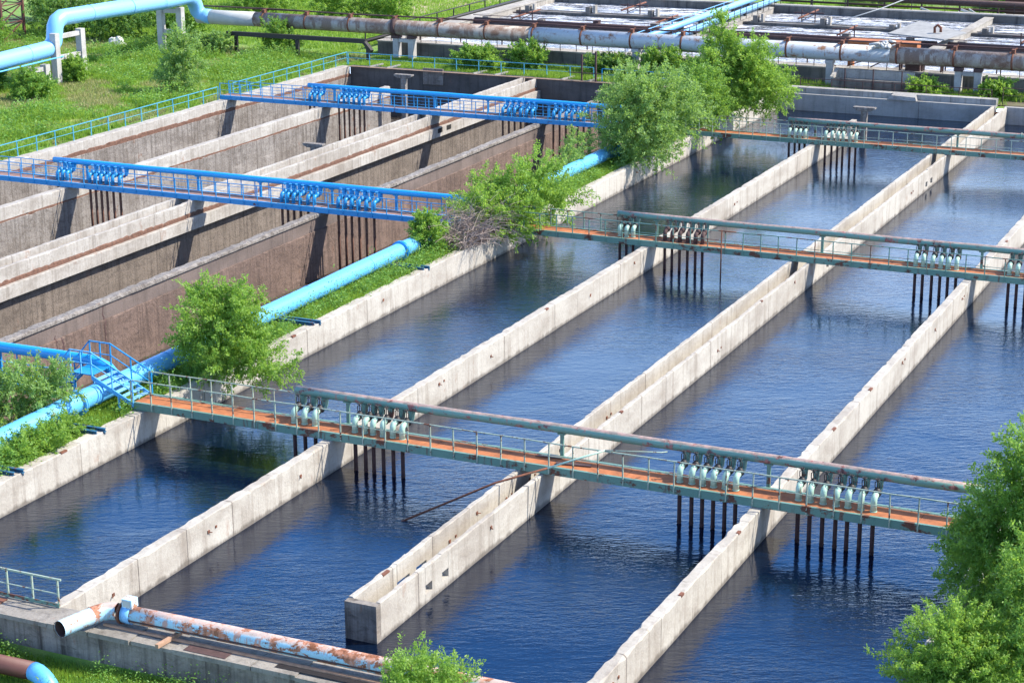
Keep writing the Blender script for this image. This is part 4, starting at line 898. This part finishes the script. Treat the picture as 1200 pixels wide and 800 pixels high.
# meadow
MT = 'bushes and trees on the meadow'
tree('young_tree', 'slender greyish young tree standing alone on the meadow behind the cyan railing', 'tree', (-94.2, 135.5, -.1),
     [(0, 0, 1.6, 1.5, 1.5, 1.3), (-.1, 0, 3.2, 1.15, 1.15, 1.3), (.1, 0, 4.6, .6, .6, .9)], 150, 50, .24, 'leaf_grey', .75, .15, (.08, .8), MT, 14, 20)
for i, (x, y, sx, sz, mt, lab) in enumerate((
    (-104.6, 156, 2.2, 1.5, 'leaf_grey', 'rounded bush below the white end of the silver pipe'),
    (-98.6, 158.6, 1.9, 2.4, 'leaf_mid', 'bush growing up against the rusty silver pipe on the left'),
    (-113.0, 178, 3.8, 3.4, 'leaf_bright', 'leftmost bright bush in the row behind the silver pipe'),
    (-104.4, 180, 3.8, 3.4, 'leaf_bright', 'bright bush in the row behind the silver pipe, middle one'),
    (-99.2, 181, 3.2, 3.3, 'leaf_bright', 'bright bush beside the bare earth field, right end of the row'),
    (-119.0, 160.5, 4.6, 3.0, 'leaf_deep', 'dark bush under the high stretch of the meadow pipe'),
    (-125.5, 161, 5.0, 4.0, 'leaf_deep', 'broad dark bush behind the meadow pipe near the red mast'),
    (-112.8, 163.0, 3.2, 2.8, 'leaf_mid', 'bush behind the far tall concrete frame'),
    (-133, 171, 6, 4.8, 'leaf_mid', 'tall bush behind the red lattice mast'),
    (-122, 172, 5.6, 4.6, 'leaf_mid', 'high bush in the back row above the meadow pipe'),
    (-128.2, 151.5, 2.2, 2.4, 'leaf_mid', 'small bush at the foot of the red lattice mast'),
    (-104.2, 128.5, 1.9, 1.6, 'leaf_mid', 'low bush in front of the low concrete frame'),
    (-106.4, 136.8, 1.0, 1.5, 'leaf_bright', 'narrow bush growing inside the near tall concrete frame'),
    (-111.5, 130.0, 3.2, 1.6, 'leaf_deep', 'dark low bush in the shade of the meadow pipe'),
    (-118, 188, 6, 4.4, 'leaf_bright', 'pale bush far behind the meadow pipe at the top edge'),
    (-77, 157.0, 2.4, 1.6, 'leaf_mid', 'bush under the silver pipe behind the cyan railing, leftmost'),
    (-72.4, 158.2, 1.6, 1.7, 'leaf_mid', 'bush beside the concrete pillar among the cyan railing weeds'),
    (-64.2, 157.9, 2.2, 1.4, 'leaf_deep', 'dark bush left of the pillar behind the bright blue railing'),
    (-59.4, 157.6, 1.9, 2.0, 'leaf_mid', 'bush right of the pillar behind the bright blue railing'),
    (-55.0, 157.8, 2.2, 1.5, 'leaf_mid', 'bush behind the willow clump under the silver pipe'),
    (-36.3, 158.0, 1.2, .9, 'leaf_bright', 'small bright bush left of the right hand pillars'),
    (-30.6, 158.5, 1.5, 1.0, 'leaf_bright', 'low bush between pillars and right picture edge'),
    (-41.5, 214, 3.5, 2.2, 'leaf_mid', 'green bush at the top right picture corner'),
    (-54.5, 212, 3.8, 1.5, 'leaf_bright', 'bright shrub row behind the foaming basin rear wall'),
    (-75.0, 156.0, .9, .7, 'leaf_bright', 'tiny bright bush hanging through the cyan railing'))):
    tree('meadow_bush', lab, 'bush', (x, y, -.12), [(0, 0, sz * .5, sx * .8, sx * .7, sz * .5), (sx * .35, 0, sz * .75, sx * .5, sx * .5, sz * .45), (-sx * .4, .1, sz * .7, sx * .5, sx * .5, sz * .5)],
         int(30 + 34 * sx), 48, .26, mt, .6, .12, (.06, .5), MT, 40 + i, 8)
# dead brush
db = thing('dead_brush', (-48.4, 98.0, -.2), 'dry pinkish tangle of dead branches hanging over the bank wall', 'dead bush')
m = MB(); rr = random.Random(4)
for i in range(1050):
    a = rr.uniform(0, math.tau); base = Vector((-48.5 + rr.uniform(-1.3, 1.0), 97.6 + rr.uniform(-2.4, 3.6), -.15 + rr.random() * .3))
    L = rr.uniform(.8, 2.8); d = Vector((math.cos(a) * .9 + .15, math.sin(a) * .8, rr.uniform(.3, 2.4))).normalized()
    p1 = base + d * L * .5; d2 = (d + Vector((rr.gauss(0, .35), rr.gauss(0, .35), -.55))).normalized(); p2 = p1 + d2 * L * .4
    d3 = (d2 + Vector((rr.gauss(0, .4), rr.gauss(0, .4), -.5))).normalized(); p3 = p2 + d3 * L * .3
    m.path([base, p1, p2, p3], [.022, .016, .011, .005], 3, False)
m.build('twigs', 'deadtwig', db)

# grass blades (stuff)
def blades(name, P, H, W, mat, per=5, spread=.12, lean=.45, seed=1):
    global rng; rng = np.random.default_rng(seed)
    n = len(P); P = np.repeat(P, per, 0); H = np.repeat(H, per) * rng.uniform(.55, 1.2, n * per); N_ = len(P)
    P = P + np.c_[rng.normal(0, spread, (N_, 2)), np.zeros(N_)]
    a = rng.uniform(0, math.tau, N_); l = lean * rng.random(N_) * H
    tip = P + np.c_[np.cos(a) * l, np.sin(a) * l, H]
    b = rng.uniform(0, math.tau, N_); s = np.c_[np.cos(b), np.sin(b), np.zeros(N_)] * (W * rng.uniform(.6, 1.3, N_))[:, None] * .5
    V = np.stack([P - s, P + s, tip], 1)
    tn = np.repeat(rng.random(n), per) * .6 + rng.random(N_) * .4
    return tag(np_mesh(name, V, 3, mat, tint=tn), kind='stuff')
def field(n, x0, x1, y0, y1, z=None, seed=0, clump=0, thr=0.0):
    g = np.random.default_rng(seed); P = np.c_[g.uniform(x0, x1, n), g.uniform(y0, y1, n)]
    if clump:
        w = np.sin(P[:, 0] * .55 + 1.3 * np.sin(P[:, 1] * .21)) * np.sin(P[:, 1] * .33 + np.sin(P[:, 0] * .4)) + .6 * np.sin(P[:, 0] * 1.7 + P[:, 1] * 1.1) * np.sin(P[:, 1] * 1.3)
        keep = w > thr + g.normal(0, .35, n); P = P[keep]
    zz = np.array([gz(x, y) for x, y in P]) if z is None else np.full(len(P), z)
    return np.c_[P, zz - .03]
P = field(26000, -51.1, -48.25, 47, 154, seed=1); blades('bank_grass', P, np.full(len(P), .34), .045, 'grass', 5, .14, .6, 1)
P = field(19000, -51.0, -48.05, 47, 154, seed=2, clump=1, thr=-.1)
def leafy(name, P, H, L, mat, per, seed):
    global rng; rng = np.random.default_rng(seed); n = len(P); Q = np.repeat(P, per, 0); N_ = len(Q)
    hh = rng.random(N_) ** .8; Q = Q + np.c_[rng.normal(0, .13, (N_, 2)), hh * np.repeat(H, per)]
    d = unit(N_); d[:, 2] *= .5; d[:, 2] += .1
    return tag(np_mesh(name, leaves(Q, d, L, .5), 4, mat, tint=np.clip(np.repeat(rng.random(n), per) * .6 + rng.random(N_) * .4, 0, 1)), kind='stuff')
P = P[(P[:, 0] > -49.35) | (np.random.default_rng(3).random(len(P)) < .12)]; P = P[np.abs(P[:, 0] + 50.05) > .55]
leafy('bank_weeds', P, np.random.default_rng(5).gamma(2.2, .23, len(P)) + .14, .125, 'weed', 10, 5)
def hgt(P, lo, hi, seed):
    g = np.random.default_rng(seed); x, y = P[:, 0], P[:, 1]
    w = np.sin(x * .42 + 1.7 * np.sin(y * .19)) * np.sin(y * .37 + 1.2 * np.sin(x * .31)) + .5 * np.sin(x * 1.3 + y * .9) * np.sin(y * 1.1 - x * .6)
    return lo + (hi - lo) * np.clip(w * .5 + .45, 0, 1) ** 1.5 * g.uniform(.6, 1.3, len(P)), w
P = field(64000, -140, -89.6, 84, 162, seed=3); H, w_ = hgt(P, .14, .85, 6); k_ = w_ > -.42
blades('meadow_grass', P[k_], H[k_], .085, 'grass', 4, .22, .7, 3)
P = field(26000, -134, -90.2, 84, 158, seed=4); H, w_ = hgt(P, .2, 1.45, 7); k_ = w_ > .18
leafy('meadow_weeds', P[k_], H[k_], .20, 'weed', 9, 7)
P = field(52000, -134, -89.6, 84, 160, seed=8); H, w_ = hgt(P, .2, .3, 8); k_ = w_ < -.22
blades('dry_meadow_grass', P[k_], np.full(k_.sum(), .32), .07, 'drygrass', 5, .2, .7, 8)
P = field(9000, -89, -48, 154.2, 160.8, z=-.1, seed=9); blades('rear_strip_grass', P, np.random.default_rng(9).uniform(.25, .6, len(P)), .08, 'grass', 5, .2, .6, 9)
P = field(5000, -48, -12, 155.6, 160.8, z=-.1, seed=10, clump=1, thr=.2); blades('rear_basin_grass', P, np.full(len(P), .45), .08, 'grass', 5, .2, .6, 10)
P = field(14000, -46, -18, 41.5, 45.4, seed=11); blades('front_grass', P, np.random.default_rng(11).uniform(.12, .42, len(P)), .03, 'grass', 5, .12, .6, 11)
P = field(9000, -46, -18, 41.5, 45.35, seed=12, clump=1, thr=.0); leafy('front_weeds', P, np.random.default_rng(12).gamma(2.2, .14, len(P)) + .1, .08, 'weed', 10, 12)
P = field(16000, -135, -93, 162, 215, z=-.1, seed=13); blades('far_grass', P, np.full(len(P), .4), .12, 'grass', 4, .3, .7, 13)
P = field(4000, -11.2, -3, 46, 75, z=-.1, seed=14); blades('right_bank_grass', P, np.full(len(P), .4), .05, 'grass', 5, .2, .7, 14)
P = field(5000, -66, -20, 201, 216, z=-.1, seed=15); blades('far_strip_grass', P, np.full(len(P), .5), .14, 'grass', 4, .3, .7, 15)

# ------------------------------------------------------------------ light, sky, camera
S = Vector((.90, .50, 1.0)).normalized()
sun = bpy.data.lights.new('sun', 'SUN'); sun.energy = 4.6; sun.angle = R(.55); sun.color = (1, .945, .85)
so = bpy.data.objects.new('sun', sun); COL.objects.link(so); so.rotation_euler = (-S).to_track_quat('-Z', 'Y').to_euler()
wd = bpy.data.worlds.new('World'); SC.world = wd; wd.use_nodes = True
nt = wd.node_tree; nt.nodes.clear()
sky = nt.nodes.new('ShaderNodeTexSky'); sky.sky_type = 'NISHITA'; sky.sun_disc = False
sky.sun_elevation = math.asin(S.z); sky.sun_rotation = math.atan2(S.x, S.y); sky.air_density = 1.0; sky.dust_density = 1.6; sky.ozone_density = 2.0
bg = nt.nodes.new('ShaderNodeBackground'); bg.inputs[1].default_value = .13
ow = nt.nodes.new('ShaderNodeOutputWorld')
def wn(typ, **kw):
    nd = nt.nodes.new('ShaderNode' + typ)
    for k, v in kw.items(): setattr(nd, k, v)
    return nd
tc = wn('TexCoord'); sp = wn('SeparateXYZ'); nt.links.new(tc.outputs['Generated'], sp.inputs[0])
mp = wn('Mapping'); mp.inputs['Scale'].default_value = (1, 1, 3); nt.links.new(tc.outputs['Generated'], mp.inputs[0])
no = wn('TexNoise'); no.inputs['Scale'].default_value = 2.4; no.inputs['Detail'].default_value = 5; nt.links.new(mp.outputs[0], no.inputs['Vector'])
wob = wn('Math', operation='MULTIPLY_ADD'); nt.links.new(no.outputs[0], wob.inputs[0]); wob.inputs[1].default_value = -.16; nt.links.new(sp.outputs['Z'], wob.inputs[2])
cr = wn('ValToRGB'); nt.links.new(wob.outputs[0], cr.inputs[0]); e = cr.color_ramp.elements      # pale hazy horizon to deep blue
e[0].position = .05; e[0].color = (8.2, 10.2, 13.6, 1); e[1].position = .60; e[1].color = (.25, 1.9, 7.8, 1)
q = cr.color_ramp.elements.new(.165); q.color = (6.2, 9.2, 13.6, 1); q = cr.color_ramp.elements.new(.30); q.color = (.35, 2.9, 9.8, 1)
up = wn('MapRange'); nt.links.new(sp.outputs['Z'], up.inputs[0]); up.inputs[1].default_value = .35; up.inputs[2].default_value = .75; up.inputs[3].default_value = .85; up.inputs[4].default_value = .0
mx = wn('Mix', data_type='RGBA'); nt.links.new(up.outputs[0], mx.inputs[0]); nt.links.new(sky.outputs[0], mx.inputs[6]); nt.links.new(cr.outputs[0], mx.inputs[7])
nt.links.new(mx.outputs[2], bg.inputs[0]); nt.links.new(bg.outputs[0], ow.inputs[0])

cam = bpy.data.cameras.new('camera'); co = bpy.data.objects.new('camera', cam); COL.objects.link(co); SC.camera = co
cam.sensor_fit = 'HORIZONTAL'; cam.sensor_width = 36; cam.lens = 2268.115 / 1200 * 36; cam.clip_start = .5; cam.clip_end = 6000
r_ = Vector((0.9061259798061637, 0.42294806274714536, -0.007116525750453904)); u_ = Vector((-0.11542859809865674, 0.26340994931539213, 0.9577533280248322)); f_ = Vector((-0.4069544783649627, 0.867023722178407, -0.28750290036554726))
mt = Matrix((r_, u_, -f_)).transposed().to_4x4(); mt.translation = Vector((0, 0, 26.594)); co.matrix_world = mt
SC.view_settings.view_transform = 'Standard'; SC.view_settings.look = 'None'; SC.view_settings.exposure = 1.0; SC.view_settings.gamma = 1
SC.render.resolution_x = 1024; SC.render.resolution_y = 682
